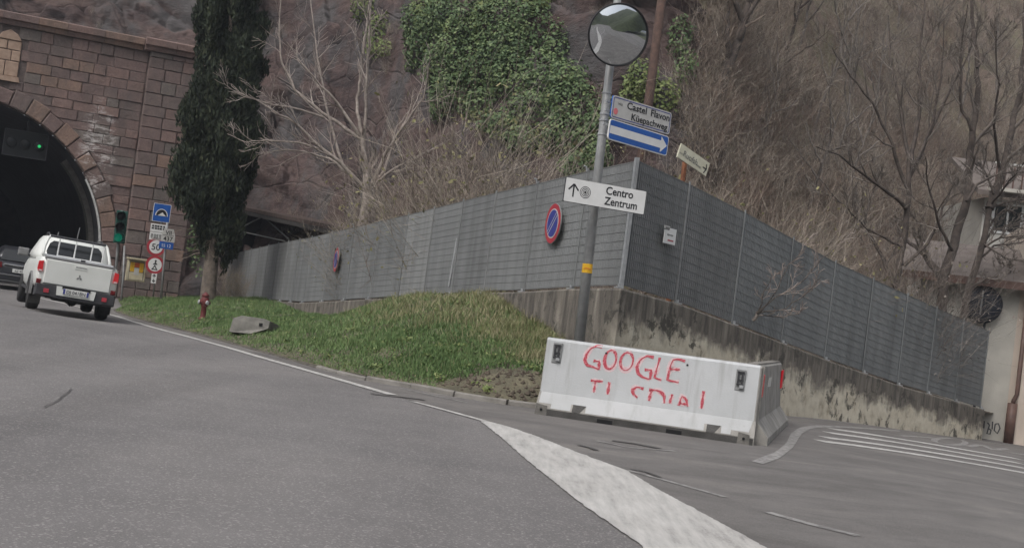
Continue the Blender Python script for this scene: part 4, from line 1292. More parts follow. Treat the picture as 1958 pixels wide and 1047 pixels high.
# ================================================================== SIGNS ON AND BEHIND THE FENCES
def noparking(px, py, r, pts, label):
    # nearest fence segment seen at this pixel
    v_ = ray(px, py)
    best = None
    for a, b in zip(pts, pts[1:]):
        t, n = outward(a, b); n = -n
        o = Vector((a[0], a[1], 0)) + n * 0.085
        den = n.dot(Vector((v_[0], v_[1], 0)))
        k_ = n.dot(o - Vector((0, 0, 0))) / den
        hit = Vector(CPOS) + Vector(v_) * k_
        s_ = (hit - o).dot(t)
        if -0.02 <= s_ <= math.hypot(b[0] - a[0], b[1] - a[1]) + 0.02 and k_ > 0:
            best = (hit, -t)
    hit, t = best
    root = thing('no_parking_sign', label, 'sign', mtx=frame(hit, t, (0, 0, 1)) @ Matrix.Rotation(R_(-5.5), 4, 'Z'), group='no parking signs on the fence')
    q = MB(); q.prism(circ(0, 0, r, 36), 0, 0.02); q.build('back_disc', 'galv_dull', root)
    q = MB(); q.prism(circ(0, 0, r * 0.985, 36), -0.003, -0.001); q.build('red_ring', 'sign_red', root)
    q = MB(); q.prism(circ(0, 0, r * 0.74, 36), -0.006, -0.004); q.build('white_ring', 'sign_grey', root)
    q = MB(); q.prism(circ(0, 0, r * 0.68, 36), -0.009, -0.007); q.build('blue_disc', 'sign_darkblue', root)
    for w_, y_, m_ in ((0.24, -0.011, 'sign_grey'), (0.15, -0.013, 'sign_darkblue')):
        c_ = 0.66 * r * math.sqrt(0.5)
        q = MB(); q.ribbon([(-c_, -c_), (c_, c_)], r * w_, y=y_); q.build('slash', m_, root)
noparking(1057, 427, 0.345, LP, 'no parking disc on the verge fence, just left of the tall sign pole')
noparking(642.5, 496, 0.335, LP, 'no parking disc far along the fence, seen edge-on near the bare tree')
# small notice on the right fence
t_, n_o = outward(RP[0], RP[1])
c0 = P(1276, 449, 11.72)
M4 = frame(c0, t_, (0, 0, 1))
ns = thing('notice_plate', 'small white notice plate on the slate grey fence', 'sign', mtx=M4 @ Matrix.Diagonal((1.65, 1, 1, 1)))
q = MB(); q.prism([(-0.115, -0.14), (0.125, -0.14), (0.125, 0.11), (-0.0, 0.11), (-0.02, 0.07), (-0.115, 0.07)], -0.05, -0.035); q.build('plate', 'white', ns)
q = MB(); q.prism([(-0.13, 0.09), (-0.02, 0.09), (-0.02, 0.135), (-0.13, 0.135)], -0.052, -0.037); q.build('sticker', 'sign_grey', ns)
q = MB(); q.prism([(-0.11, 0.075), (-0.03, 0.075), (-0.03, 0.115), (-0.11, 0.115)], -0.055, -0.053); q.build('sticker_print', 'ink_grey', ns)
for i in range(9):
    q = MB(); q.box((-0.055 + i * 0.014, -0.0515, 0.0 + rnd.uniform(-0.004, 0.004)), (0.009, 0.002, rnd.uniform(0.02, 0.034))); q.build('print_mark', 'ink_grey', ns)
q = MB(); q.box((0.02, -0.0515, -0.085), (0.12, 0.002, 0.022)); q.build('red_print', 'sign_red', ns)
# tilted cream guide sign behind the fence
M5, w5 = flat((1299, 287), (1353, 326), 12.9, 13.2, Vector((0.12, 0, 1)))
a5, b5 = P(1299, 287, 12.9), P(1353, 326, 13.2)
M5 = frame(a5, b5 - a5, Vector((0, 0, 1)))
gs = thing('guide_sign', 'tilted cream wooden guide sign with black arrow above the fence', 'sign', mtx=M5)
w5 = (b5 - a5).length
sk = -0.075
q = MB(); q.loft([[(0 - sk * 0, y, -0.13), (w5, y, -0.11), (w5 + 0.0, y, 0.14), (0.0, y, 0.13)] for y in (0, 0.025)]); q.build('board', 'sign_cream', gs)
q = MB()
for st in ([(w5 - 0.15, 0.0), (w5 - 0.05, 0.0)], [(w5 - 0.075, 0.085), (w5 - 0.045, 0.0)], [(w5 - 0.09, -0.09), (w5 - 0.045, 0.0)]): q.ribbon(st, 0.022, y=-0.004)
q.build('arrow', 'ink', gs)
text('Ruofsh', 'lettering', 'ink_grey', gs, (0.11, -0.004, -0.05), 0.15, 'LEFT', 0.008)
text('nach', 'lettering', 'ink_grey', gs, (0.02, -0.004, -0.04), 0.045, 'LEFT', 0.0)
text('weiter', 'lettering', 'ink_grey', gs, (w5 - 0.33, -0.004, -0.05), 0.055, 'LEFT', 0.0)
pa = P(1311, 300, 13.15)
q = MB(); q.tube([Vector((pa.x + 0.02, pa.y + 0.05, 1.4)), Vector((pa.x, pa.y + 0.02, pa.z))], 0.045, 8); q.build('post', 'wood_orange', gs, world=True)
# brown pole on the slope
ub, ut = P(1228, 290, 19.5), P(1273, -60, 19.5)
ud = (ut - ub).normalized()
b0 = ub - ud * (ub.z - 0.8) / ud.z
q = MB(); q.tube([b0, b0 + ud * 6, b0 + ud * 14], [0.135, 0.125, 0.11], 12)
o = q.build('utility_pole', 'wood_pole', smooth=True, origin=b0)
tag(o, 'tall brown wooden utility pole on the slope right of the mirror', 'pole')
# back of another mirror at the far right
c_ = P(1880, 582, 18.9)
rn = Vector((-0.12, -0.98, -0.1)).normalized(); rx = Vector((0, 0, 1)).cross(rn).normalized(); ry = rn.cross(rx)
dm = thing('mirror_back', 'round dark disc, back of a traffic mirror, above the fence end', 'mirror', mtx=Matrix(((rx.x, ry.x, rn.x, c_.x), (rx.y, ry.y, rn.y, c_.y), (rx.z, ry.z, rn.z, c_.z), (0, 0, 0, 1))))
q = MB(); q.lathe([(0.46, -0.03), (0.485, 0.0), (0.47, 0.03), (0.3, 0.075), (0.001, 0.09)], n=40); q.build('shell', 'disc_navy', dm, True)
q = MB(); q.box((-0.07, 0.05, 0.1), (0.035, 0.62, 0.03)); q.build('stiffener', 'galv_dull', dm)
q = MB(); q.tube([c_ + Vector((0.15, 0.12, 0.75)), c_ + Vector((0.12, 0.1, -1.0)), Vector((c_.x + 0.12, c_.y + 0.1, 0.0))], 0.035, 8); q.build('post', 'bumper_dark', dm, world=True)
q = MB(); q.tube([c_ + Vector((0.14, 0.1, 0.3)), c_ + Vector((-0.02, -0.02, 0.32))], 0.02, 6); q.tube([c_ + Vector((0.1, 0.1, -0.42)), c_ + Vector((-0.3, -0.05, -0.42))], 0.02, 6); q.build('bracket', 'bumper_dark', dm, world=True)

# ================================================================== SIGNS BY THE PORTAL
def lpt(px, py, d): return P(px, py, d)
D1 = 25.2
g1 = P(293, 570, D1)
uz = Vector((0, 0, 1))
xdir = Vector((math.cos(TH), math.sin(TH), 0))
def signpost(name, label, pxs, d, z0, r_, mt='galv_dull'):
    """pole through two pixels"""
    a, b = P(*pxs[0], d), P(*pxs[1], d)
    t = (b - a).normalized(); a2 = a + t * ((z0 - a.z) / t.z)
    root = thing(name, label, 'sign', mtx=frame(a2, xdir, uz))
    q = MB(); q.tube([a2, b], r_, 8); q.build('post', mt, root, True, world=True)
    return root
zz0 = 0.12
tsn = signpost('tunnel_sign_post', 'post with blue tunnel sign, speed limit and pedestrian ban discs by the portal', ((293, 565), (312, 395)), D1, zz0, 0.03)
TI = WM[tsn.name].inverted()
def loc_of(px, py, d, root): return WM[root.name].inverted() @ P(px, py, d)
c_ = loc_of(310, 407, D1 - 0.1, tsn)
q = MB(); q.prism(rrect(c_.x - 0.29, c_.z - 0.31, c_.x + 0.29, c_.z + 0.31, 0.03), -0.06, -0.04); pl = q.build('tunnel_plate', 'white', tsn)
q = MB(); q.prism(rrect(c_.x - 0.275, c_.z - 0.295, c_.x + 0.275, c_.z + 0.295, 0.03), -0.063, -0.061); q.build('blue_field', 'sign_blue', pl)
q = MB(); q.prism([(c_.x + 0.21 * math.cos(R_(a)), c_.z - 0.1 + 0.24 * math.sin(R_(a))) for a in range(0, 181, 15)], -0.066, -0.064); q.build('arch_outline', 'white', pl)
q = MB(); q.prism([(c_.x + 0.18 * math.cos(R_(a)), c_.z - 0.095 + 0.21 * math.sin(R_(a))) for a in range(0, 181, 15)], -0.069, -0.067); q.build('arch_dark', 'ink', pl)
q = MB(); q.prism([(c_.x - 0.12, c_.z - 0.095), (c_.x + 0.15, c_.z - 0.095), (c_.x + 0.06, c_.z - 0.02), (c_.x + 0.03, c_.z + 0.02), (c_.x - 0.03, c_.z - 0.02)], -0.072, -0.07); q.build('road_mark', 'white', pl)
for py, n_l in ((436, 2), (452, 4)):
    c_ = loc_of(304 - (py - 436) * 0.12, py, D1 - 0.1, tsn)
    q = MB(); q.prism(rrect(c_.x - 0.27, c_.z - 0.135, c_.x + 0.27, c_.z + 0.135, 0.015), -0.06, -0.04); pl = q.build('extra_plate', 'white', tsn)
    for i in range(n_l):
        for j in range(5):
            q = MB(); q.box((c_.x - 0.19 + j * 0.09 + rnd.uniform(-0.01, 0.01), -0.062, c_.z + 0.08 - i * 0.16 / n_l - 0.02), (rnd.uniform(0.05, 0.08), 0.003, 0.12 / n_l)); q.build('print_mark', 'ink' if n_l == 2 else 'ink_grey', pl)
for kind, (px, py) in (('speed', (299, 472)), ('ped', (297, 506))):
    c_ = loc_of(px, py, D1 - 0.1, tsn)
    q = MB(); q.prism(circ(c_.x, c_.z, 0.31, 32), -0.06, -0.04); pl = q.build('ban_disc' if kind == 'ped' else 'limit_disc', 'sign_red', tsn)
    q = MB(); q.prism(circ(c_.x, c_.z, 0.225, 32), -0.063, -0.061); q.build('white_field', 'white', pl)
    if kind == 'speed':
        text('50', 'lettering', 'ink', tsn, (c_.x - 0.005, -0.066, c_.z - 0.105), 0.3, 'CENTER', 0.012)
    else:
        q = MB(); q.prism(circ(c_.x + 0.01, c_.z + 0.13, 0.035, 12), -0.066, -0.064); q.build('figure_head', 'ink', pl)
        q = MB()
        for st in ([(0.01, 0.1), (0.0, -0.03)], [(0.0, -0.03), (-0.07, -0.15)], [(0.0, -0.03), (0.07, -0.15)], [(0.01, 0.07), (-0.06, 0.0)], [(0.01, 0.07), (0.07, 0.0)], [(-0.1, -0.16), (0.1, -0.16)]):
            q.ribbon([(c_.x + a, c_.z + b) for a, b in st], 0.035, y=-0.065)
        q.build('figure_body', 'ink', pl)
c_ = loc_of(295, 532, D1 - 0.1, tsn)
q = MB(); q.prism(rrect(c_.x - 0.085, c_.z - 0.17, c_.x + 0.085, c_.z + 0.17, 0.01), -0.06, -0.04); pl = q.build('arrow_plate', 'white', tsn)
q = MB()
for st in ([(0, 0.02), (0, 0.12)], [(-0.05, 0.07), (0, 0.13), (0.05, 0.07)], [(0, -0.02), (0, -0.12)], [(-0.05, -0.07), (0, -0.13), (0.05, -0.07)]): q.ribbon([(c_.x + a, c_.z + b) for a, b in st], 0.03, y=-0.062)
q.build('arrow_mark', 'ink', pl)
kms = signpost('kilometre_sign', 'grey and blue kilometre marker reading VII 437 beside the speed limit', ((308, 570), (320, 425)), D1 - 0.7, zz0, 0.04)
c_ = loc_of(322, 457, D1 - 0.8, kms)
q = MB(); q.prism([(c_.x - 0.22, c_.z - 0.09), (c_.x + 0.22, c_.z - 0.09), (c_.x + 0.22, c_.z + 0.12), (c_.x + 0.15, c_.z + 0.34), (c_.x - 0.15, c_.z + 0.34), (c_.x - 0.22, c_.z + 0.12)], -0.07, -0.05); q.build('grey_plate', 'sign_grey', kms)
text('VII', 'lettering', 'ink', kms, (c_.x, -0.073, c_.z + 0.15), 0.19, 'CENTER', 0.012)
text('437', 'lettering', 'ink', kms, (c_.x, -0.073, c_.z - 0.06), 0.2, 'CENTER', 0.012)
q = MB(); q.box((c_.x, -0.072, c_.z + 0.125), (0.36, 0.004, 0.012)); q.build('divider', 'ink', kms)
q = MB(); q.prism(rrect(c_.x - 0.26, c_.z - 0.33, c_.x + 0.2, c_.z - 0.1, 0.01), -0.07, -0.05); q.build('blue_plate', 'sign_blue', kms)
text('SS 12', 'lettering', 'white', kms, (c_.x - 0.03, -0.073, c_.z - 0.27), 0.14, 'CENTER', 0.0)
# emergency cabinet
c0 = P(260.5, 517, 26.6)
cab = thing('emergency_cabinet', 'cream emergency cabinet with yellow and orange panels on the portal wall', 'cabinet', mtx=frame(c0, xdir, uz))
q = MB(); q.bbox((0, 0.1, 0), (0.66, 0.3, 0.78), 0.02); q.build('case', 'box_cream', cab)
q = MB(); q.box((0, -0.055, -0.01), (0.52, 0.01, 0.66)); dr = q.build('door', 'ink_grey', cab)
q = MB(); q.box((0, -0.064, -0.2), (0.48, 0.008, 0.26)); q.build('white_panel', 'box_cream', dr)
for x, m_ in ((-0.16, 'yellow'), (0.16, 'yellow')):
    q = MB(); q.box((x, -0.064, 0.12), (0.15, 0.008, 0.34)); q.build('side_panel', m_, dr)
q = MB(); q.box((0, -0.066, 0.2), (0.17, 0.008, 0.16)); q.build('top_panel', 'orange', dr)
q = MB(); q.box((0, -0.066, -0.03), (0.17, 0.012, 0.26)); q.build('grey_panel', 'sign_grey', dr)
for x in (-0.24, 0.24):
    q = MB(); q.tube([(x - 0.02, -0.08, -0.03), (x + 0.02, -0.08, -0.03)], 0.012, 6); q.build('latch', 'ink', dr)
q = MB(); q.box((0, -0.02, 0.42), (0.74, 0.42, 0.05)); q.build('rain_cap', 'box_cream', cab)
# conduit beside it
c0 = P(232, 570, 26.5)
q = MB(); q.tube([P(231, 585, 26.4), P(236, 520, 26.4), P(238, 470, 26.6)], 0.035, 8)
tag(q.build('conduit', 'galv_dull', smooth=True, origin=P(231, 585, 26.4)), 'grey cable conduit on the wall left of the cabinet', 'pipe')
# traffic light
DT = 25.6
c0 = P(214, 590, DT)
tl = thing('traffic_light', 'green-housed traffic light beside the tunnel arch, green lamp below', 'traffic light', mtx=frame(c0, xdir, uz))
q = MB(); q.tube([P(214, 592, DT + 0.1), P(227, 455, DT + 0.1), P(233, 402, DT + 0.1)], 0.05, 10); q.build('post', 'galv_dull', tl, True, world=True)
TLm = WM[tl.name].inverted()
for i, (px, py) in enumerate(((230.5, 413), (228, 433.5), (225.5, 454))):
    c_ = TLm @ P(px, py, DT)
    q = MB(); q.bbox((c_.x + 0.06, c_.y + 0.1, c_.z), (0.36, 0.3, 0.375), 0.02); hsg = q.build('housing', 'signal_green', tl)
    q = MB(); q.lathe([(0.14, 0), (0.14, 0.015), (0.001, 0.03)], (c_.x, c_.y - 0.06, c_.z), 20, rot=Matrix.Rotation(R_(90), 3, 'X')); q.build('lamp', 'lamp_green' if i == 2 else 'lamp_off', hsg, True)
    vs = []
    for y_ in (-0.06, -0.3):
        vs.append([(c_.x + 0.155 * math.cos(R_(a)), c_.y + y_, c_.z + 0.155 * math.sin(R_(a))) for a in range(-20, 201, 20)])
    q = MB(); q.loft(vs, cap=False, closed=False); q.loft([[(x * 1.0, y, z + 0.006) for x, y, z in r_] for r_ in vs], cap=False, closed=False); q.build('visor', 'black_plastic' if i < 2 else 'signal_green', hsg)

# ================================================================== HYDRANT, SLAB
c0 = on_verge(390, 603); HD = c0.y / KD
hy = thing('fire_hydrant', 'dark red fire hydrant standing on the grass verge', 'hydrant', loc=c0)
# local z up the barrel
hz_dir = (P(400, 550, HD) - c0); Hh = hz_dir.length
HM = frame(c0, Vector((1, 0, 0)), hz_dir) @ Matrix.Diagonal((0.8, 0.8, 0.88, 1)); hy.matrix_world = HM; WM[hy.name] = HM
q = MB(); q.lathe([(0.13, -0.05), (0.13, 0.04), (0.1, 0.05), (0.085, 0.08), (0.085, 0.36), (0.11, 0.38), (0.11, 0.42)], n=18); q.build('barrel', 'hydrant_red', hy, True)
q = MB(); q.lathe([(0.115, 0.42), (0.135, 0.45), (0.135, 0.57), (0.11, 0.62), (0.1, 0.66), (0.12, 0.67), (0.11, 0.72), (0.06, 0.75), (0.04, 0.78), (0.001, 0.79)], n=18); q.build('head', 'hydrant_red', hy, True)
for a, m_ in ((-150, 'galv'), (-50, 'galv'), (60, 'hydrant_red')):
    dv = Vector((math.cos(R_(a)), math.sin(R_(a)), 0))
    q = MB(); q.tube([dv * 0.09 + Vector((0, 0, 0.5)), dv * 0.19 + Vector((0, 0, 0.49))], [0.055, 0.06], 12); o = q.build('outlet', 'hydrant_red', hy)
    q = MB(); q.tube([dv * 0.185 + Vector((0, 0, 0.49)), dv * 0.215 + Vector((0, 0, 0.49))], [0.066, 0.05], 12); q.build('outlet_cap', m_, o)
sc_ = on_verge(478, 634); SD = sc_.y / KD
slab = thing('concrete_slab', 'broken tilted concrete slab half sunk in the grass', 'slab', loc=sc_)
q = MB()
fr = [P(438, 634, SD - 0.05), P(446, 608, SD), P(462, 603, SD + 0.03), P(505, 609, SD + 0.05), P(517, 614, SD + 0.05), P(514, 628, SD), P(480, 638, SD - 0.1)]
bk2 = [p + Vector((0.05, 1.1, -0.12)) for p in fr]
q.loft([[p.lerp(sc_ + Vector((0, 0, 0.2)), 0.03) + Vector((0, -0.03, 0)) for p in fr], fr, bk2])
q.build('slab_block', 'slab_grey', slab, world=True)
q = MB(); q.box(P(499, 620, SD - 0.0), (0.06, 0.1, 0.06)); q.build('lifting_hole', 'void_shade', slab, world=True)

# ================================================================== VEHICLES
def wheel(root, x, y, r=0.36, w_=0.25):
    sgn = 1 if x > 0 else -1
    rot = Matrix.Rotation(R_(90), 3, 'Y')
    q = MB(); q.lathe([(r * 0.62, -w_ / 2), (r * 0.9, -w_ / 2), (r * 0.985, -w_ / 2 + 0.04), (r, -w_ / 2 + 0.07), (r, w_ / 2 - 0.07), (r * 0.985, w_ / 2 - 0.04), (r * 0.9, w_ / 2), (r * 0.62, w_ / 2)], (x, y, r), 28, rot=rot)
    wh = q.build('wheel', 'tyre', root, True)
    q = MB(); q.lathe([(r * 0.62, -0.09), (r * 0.6, -0.1), (r * 0.2, -0.06), (r * 0.18, -0.1), (0.001, -0.1)], (x, y, r), 20, rot=rot if sgn < 0 else Matrix.Rotation(R_(-90), 3, 'Y'))
    q.build('rim', 'rim', wh, True)
    return wh

def rloft(root, name, material, secs, smooth=True, bevel=0.0):
    q = MB(); q.loft(secs); return q.build(name, material, root, smooth, bevel=bevel)

# ---- white pickup
hd = R_(-25)
fw = Vector((math.sin(hd), math.cos(hd), 0)); rt = Vector((math.cos(hd), -math.sin(hd), 0))
rr_ = G(199, 612)
rear = rr_ - rt * 0.86 - fw * 1.05
zl = float(h(*(rr_ - rt * 1.55)[:2])); zr = rr_.z
zf_ = float(h(*(rr_ + fw * 3.0 - rt * 0.8)[:2]))
bank = math.atan2(zl - zr, 1.55) + R_(1.0)
rvec = (rt * math.cos(bank) - Vector((0, 0, 1)) * math.sin(bank)).normalized()
rear.z = zr + 0.86 * math.tan(bank) 
TM = frame(rear, rvec, Vector((0, 0, 1)))
tk = thing('pickup_truck', 'white double-cab pickup truck with ladder rack driving to the tunnel', 'pickup truck', mtx=TM)
# cargo bed and lower body: closed rings in xz, lofted along y
def ring(y, hw, zb, zt, tuck=0.06):
    return [(-hw + tuck * 1.6, y, zb), (-hw + 0.02, y, zb + 0.1), (-hw, y, zb + 0.28), (-hw + 0.015, y, zt - 0.14), (-hw + tuck, y, zt - 0.02), (-hw + tuck + 0.05, y, zt),
            (hw - tuck - 0.05, y, zt), (hw - tuck, y, zt - 0.02), (hw - 0.015, y, zt - 0.14), (hw, y, zb + 0.28), (hw - 0.02, y, zb + 0.1), (hw - tuck * 1.6, y, zb)]
rloft(tk, 'body', 'truck_white', [ring(0.03, 0.82, 0.58, 1.2), ring(0.1, 0.865, 0.52, 1.23), ring(0.6, 0.875, 0.5, 1.23), ring(1.6, 0.875, 0.46, 1.2), ring(3.55, 0.87, 0.44, 1.16), ring(4.4, 0.85, 0.46, 1.08), ring(4.85, 0.78, 0.5, 0.95), ring(4.95, 0.7, 0.55, 0.85)])
def cabring(z, hw, y0_, y1_, r=0.12):
    return [(x, y, z) for x, y in [(-hw, y0_ + r), (-hw + r, y0_), (hw - r, y0_), (hw, y0_ + r), (hw, y1_ - r), (hw - r * 1.5, y1_), (-hw + r * 1.5, y1_), (-hw, y1_ - r)]]
rloft(tk, 'cab', 'truck_white', [cabring(1.14, 0.835, 1.42, 3.85), cabring(1.3, 0.815, 1.47, 3.65), cabring(1.62, 0.71, 1.62, 3.1), cabring(1.7, 0.66, 1.72, 2.95), cabring(1.735, 0.54, 1.85, 2.8)])
# rear window, side windows
q = MB()
yw = lambda z: 1.455 + (z - 1.24) * 0.42
pts = [(-0.6, 1.27), (-0.5, 1.22), (0.5, 1.22), (0.6, 1.27), (0.635, 1.36), (0.58, 1.55), (0.5, 1.62), (-0.5, 1.62), (-0.58, 1.55), (-0.635, 1.36)]
q.loft([[(x, yw(z) - 0.014, z) for x, z in pts], [(x, yw(z) + 0.06, z) for x, z in pts]])
q.build('rear_window', 'glass_dark', tk)
for sx in (-1, 1):
    for y0_, y1_ in ((1.72, 2.45), (2.53, 3.28)):
        q = MB()
        xw = lambda z: sx * (0.826 - (z - 1.22) * 0.33)
        pp = [(y0_, 1.24), (y1_, 1.24), (y1_ - (0.28 if y1_ > 3 else 0.02), 1.6), (y0_ + (0.16 if y0_ < 2 else 0.02), 1.6)]
        q.loft([[(xw(z), y, z) for y, z in pp], [(xw(z) - sx * 0.05, y, z) for y, z in pp]])
        q.build('side_window', 'glass_dark', tk)
    # roof rail, mirror
    q = MB(); q.tube([(sx * 0.6, 1.85, 1.74), (sx * 0.6, 2.0, 1.79), (sx * 0.58, 2.8, 1.79), (sx * 0.58, 2.95, 1.72)], 0.018, 6); q.build('roof_rail', 'bumper_dark', tk)
    q = MB(); q.bbox((sx * (1.0 if sx < 0 else 0.96), 3.3, 1.25), (0.24, 0.12, 0.19), 0.03); mi_ = q.build('side_mirror', 'truck_grey', tk)
    q = MB(); q.box((sx * 0.86, 3.32, 1.18), (0.14, 0.06, 0.05)); q.build('mirror_arm', 'bumper_dark', mi_)
    # tail lamps
    q = MB(); q.loft([[(sx * x, y, z) for x, z in ((0.755, 0.9), (0.85, 0.9), (0.868, 0.96), (0.858, 1.12), (0.765, 1.14))] for y in (0.0, 0.12)]); tl_ = q.build('tail_lamp', 'tail_red', tk)
    q = MB(); q.box((sx * 0.806, -0.004, 0.92), (0.075, 0.008, 0.035)); q.build('clear_lens', 'tail_clear', tl_)
    q = MB(); q.bbox((sx * 0.8, 0.03, 0.68), (0.1, 0.05, 0.1), 0.015); q.build('lower_lamp', 'tail_darkred', tk)
    q = MB(); q.bbox((sx * 0.62, -0.16, 0.5), (0.11, 0.02, 0.09), 0.006); q.build('bumper_reflector', 'sign_red', tk)
    for y_ in (1.05, 4.0):
        wheel(tk, sx * 0.765, y_)
    # wheel-arch flares
    q = MB()
    arc_ = [(1.05 + 0.5 * math.cos(R_(a)), 0.4 + 0.46 * math.sin(R_(a))) for a in range(-10, 191, 15)]
    arc2 = [(1.05 + 0.44 * math.cos(R_(a)), 0.4 + 0.4 * math.sin(R_(a))) for a in range(-10, 191, 15)]
    q.loft([[(sx * 0.86, y, z) for y, z in arc_] + [(sx * 0.86, y, z) for y, z in reversed(arc2)], [(sx * 0.915, y, z) for y, z in arc_] + [(sx * 0.915, y, z) for y, z in reversed(arc2)]])
    q.build('wheel_flare', 'truck_grey', tk)
    q = MB(); q.box((sx * 0.77, 0.62, 0.32), (0.26, 0.015, 0.34)); q.build('mud_flap', 'tyre', tk)
    q = MB(); q.box((sx * 0.84, 2.6, 0.43), (0.08, 2.1, 0.05)); q.build('side_step', 'bumper_dark', tk)
q = MB(); q.bbox((0, 0.02, 0.925), (1.43, 0.06, 0.545), 0.02); tg = q.build('tailgate', 'truck_white', tk)
q = MB(); q.bbox((0.03, -0.012, 1.1), (0.27, 0.014, 0.075), 0.005); hdl = q.build('handle', 'truck_white', tg)
q = MB(); q.box((0.03, -0.021, 1.118), (0.23, 0.008, 0.018)); q.build('handle_gap', 'truck_grey', hdl)
q = MB()
for cx_, cz_, a in ((0.03, 0.925, 90), (-0.005, 0.868, 210), (0.065, 0.868, 330)):
    d_ = Vector((math.cos(R_(a)), math.sin(R_(a)))); e_ = Vector((-d_.y, d_.x))
    c2 = Vector((0.03, 0.89))
    pp = [c2, c2 + d_ * 0.035 + e_ * 0.02, c2 + d_ * 0.07, c2 + d_ * 0.035 - e_ * 0.02]
    q.prism([(p.x, p.y) for p in pp], -0.018, -0.008)
q.build('emblem', 'truck_grey', tg)
q = MB(); q.box((0, 0.05, 1.225), (1.5, 0.1, 0.05)); q.build('tailgate_cap', 'truck_grey', tk)
# bed cover edge (silver) and frame
q = MB(); q.loft([[(x, 0.1, 1.25), (x, 1.45, 1.25), (x, 1.45, 1.29), (x, 0.12, 1.28)] for x in (-0.72, 0.72)]); q.build('bed_cover', 'galv', tk)
q = MB(); q.bbox((0.05, 0.06, 1.27), (0.1, 0.06, 0.05), 0.01); q.build('cover_latch', 'bumper_dark', tk)
rack = MB(); rack.tube([(-0.62, 1.3, 1.72), (0.62, 1.3, 1.72)], 0.03, 8); rk = rack.build('rack_top_bar', 'bumper_dark', tk)
for x in (-0.62, -0.4, -0.03, 0.34, 0.62)[1:4] + (-0.56 - 0.0, 0.6)[1:]:
    q = MB(); q.tube([(x, 1.3, 1.27), (x, 1.3, 1.72)], 0.016, 8); q.build('rack_bar', 'white', tk)
q = MB(); q.tube([(-0.42, 1.3, 1.29), (0.62, 1.3, 1.29)], 0.014, 8); q.build('rack_rail', 'white', tk)
for sx in (-1, 1):
    q = MB(); q.tube([(sx * 0.74, 0.9, 1.27), (sx * 0.72, 1.15, 1.45), (sx * 0.66, 1.3, 1.66), (sx * 0.6, 1.32, 1.72)], 0.035, 8); q.build('sport_bar', 'truck_white', tk, True)
for x, y_, L_ in ((-0.42, 1.95, 0.1), (0.03, 2.0, 0.3), (0.5, 1.95, 0.12)):
    q = MB(); q.tube([(x, y_, 1.72), (x + 0.01, y_ - 0.02, 1.74 + L_)], 0.01, 6); q.build('antenna' if L_ > 0.2 else 'roof_stub', 'truck_grey', tk)
# bumper
q = MB(); q.loft([[(x, y, z) for x, y, z in ((-s_ * 1.0, 0.0 - dy, 0.36 + up), (-s_ * 1.0, -dy, 0.62), (-s_ * 0.4, -dy, 0.65), (s_ * 0.4, -dy, 0.65), (s_ * 1.0, -dy, 0.62), (s_ * 1.0, -dy, 0.36 + up), (s_ * 0.4, -dy, 0.33 + up), (-s_ * 0.4, -dy, 0.33 + up))] for s_, dy, up in ((0.86, -0.1, 0.0), (0.86, 0.08, 0.02), (0.83, 0.145, 0.05))]); bp = q.build('bumper', 'bumper_dark', tk)
q = MB(); q.loft([[(-0.4, y, 0.44), (0.4, y, 0.44), (0.42, y, 0.64), (-0.42, y, 0.64)] for y in (-0.17, -0.13)]); q.build('bumper_step', 'truck_white', bp)
q = MB(); q.box((0, -0.176, 0.625), (0.6, 0.02, 0.06)); q.build('plate_recess', 'black_plastic', bp)
q = MB(); q.bbox((0.0, -0.185, 0.545), (0.54, 0.016, 0.125), 0.003); np_ = q.build('number_plate', 'plate_white', tk)
for x in (-0.25, 0.25):
    q = MB(); q.box((x, -0.195, 0.545), (0.04, 0.004, 0.115)); q.build('plate_band', 'sign_darkblue', np_)
text('DJ 041BN', 'plate_lettering', 'ink', tk, (0.0, -0.197, 0.507), 0.105, 'CENTER', 0.006, sx=0.95)
q = MB(); q.box((0, 0.6, 0.42), (1.2, 1.4, 0.16)); q.build('chassis', 'tyre', tk)
q = MB(); q.tube([(0.0, 0.2, 0.33), (0.0, 1.0, 0.33)], 0.1, 8); q.lathe([(0.02, -0.5), (0.07, -0.4), (0.07, -0.1), (0.15, 0), (0.07, 0.1), (0.07, 0.4), (0.02, 0.5)], (0.05, 1.05, 0.34), 12, rot=Matrix.Rotation(R_(90), 3, 'Y')); q.build('rear_axle', 'tyre', tk)

# ---- dark car ahead
cd = R_(-24)
fw = Vector((math.sin(cd), math.cos(cd), 0)); rt = Vector((math.cos(cd), -math.sin(cd), 0))
c0 = G(33, 556); 
car = thing('dark_car', 'dark hatchback entering the tunnel ahead of the white pickup', 'car', mtx=frame(c0, rt - Vector((0, 0, 0.03)), Vector((0, 0, 1))))
rloft(car, 'body', 'car_black', [ring(0.0, 0.8, 0.4, 0.85), ring(0.12, 0.86, 0.3, 0.95), ring(0.7, 0.88, 0.25, 0.98), ring(2.2, 0.88, 0.22, 0.95), ring(3.4, 0.87, 0.24, 0.9), ring(4.1, 0.78, 0.3, 0.72)])
rloft(car, 'cabin', 'car_black', [cabring(0.93, 0.82, 0.15, 3.3), cabring(1.15, 0.78, 0.28, 2.9), cabring(1.4, 0.66, 0.55, 2.3), cabring(1.47, 0.55, 0.75, 2.0)])
q = MB(); q.loft([[(-0.68, y + 0.18, 0.99), (0.68, y + 0.18, 0.99), (0.58, y + 0.44, 1.34), (-0.58, y + 0.44, 1.34)] for y in (-0.02, 0.03)]); q.build('rear_window', 'glass_dark', car)
for sx in (-1, 1):
    q = MB(); q.loft([[(sx * x, y, z) for x, z in ((0.6, 0.72), (0.82, 0.72), (0.85, 0.88), (0.62, 0.9))] for y in (-0.02, 0.1)]); q.build('tail_lamp', 'tail_darkred', car)
    for y_ in (0.75, 3.3): wheel(car, sx * 0.76, y_, 0.31, 0.2)
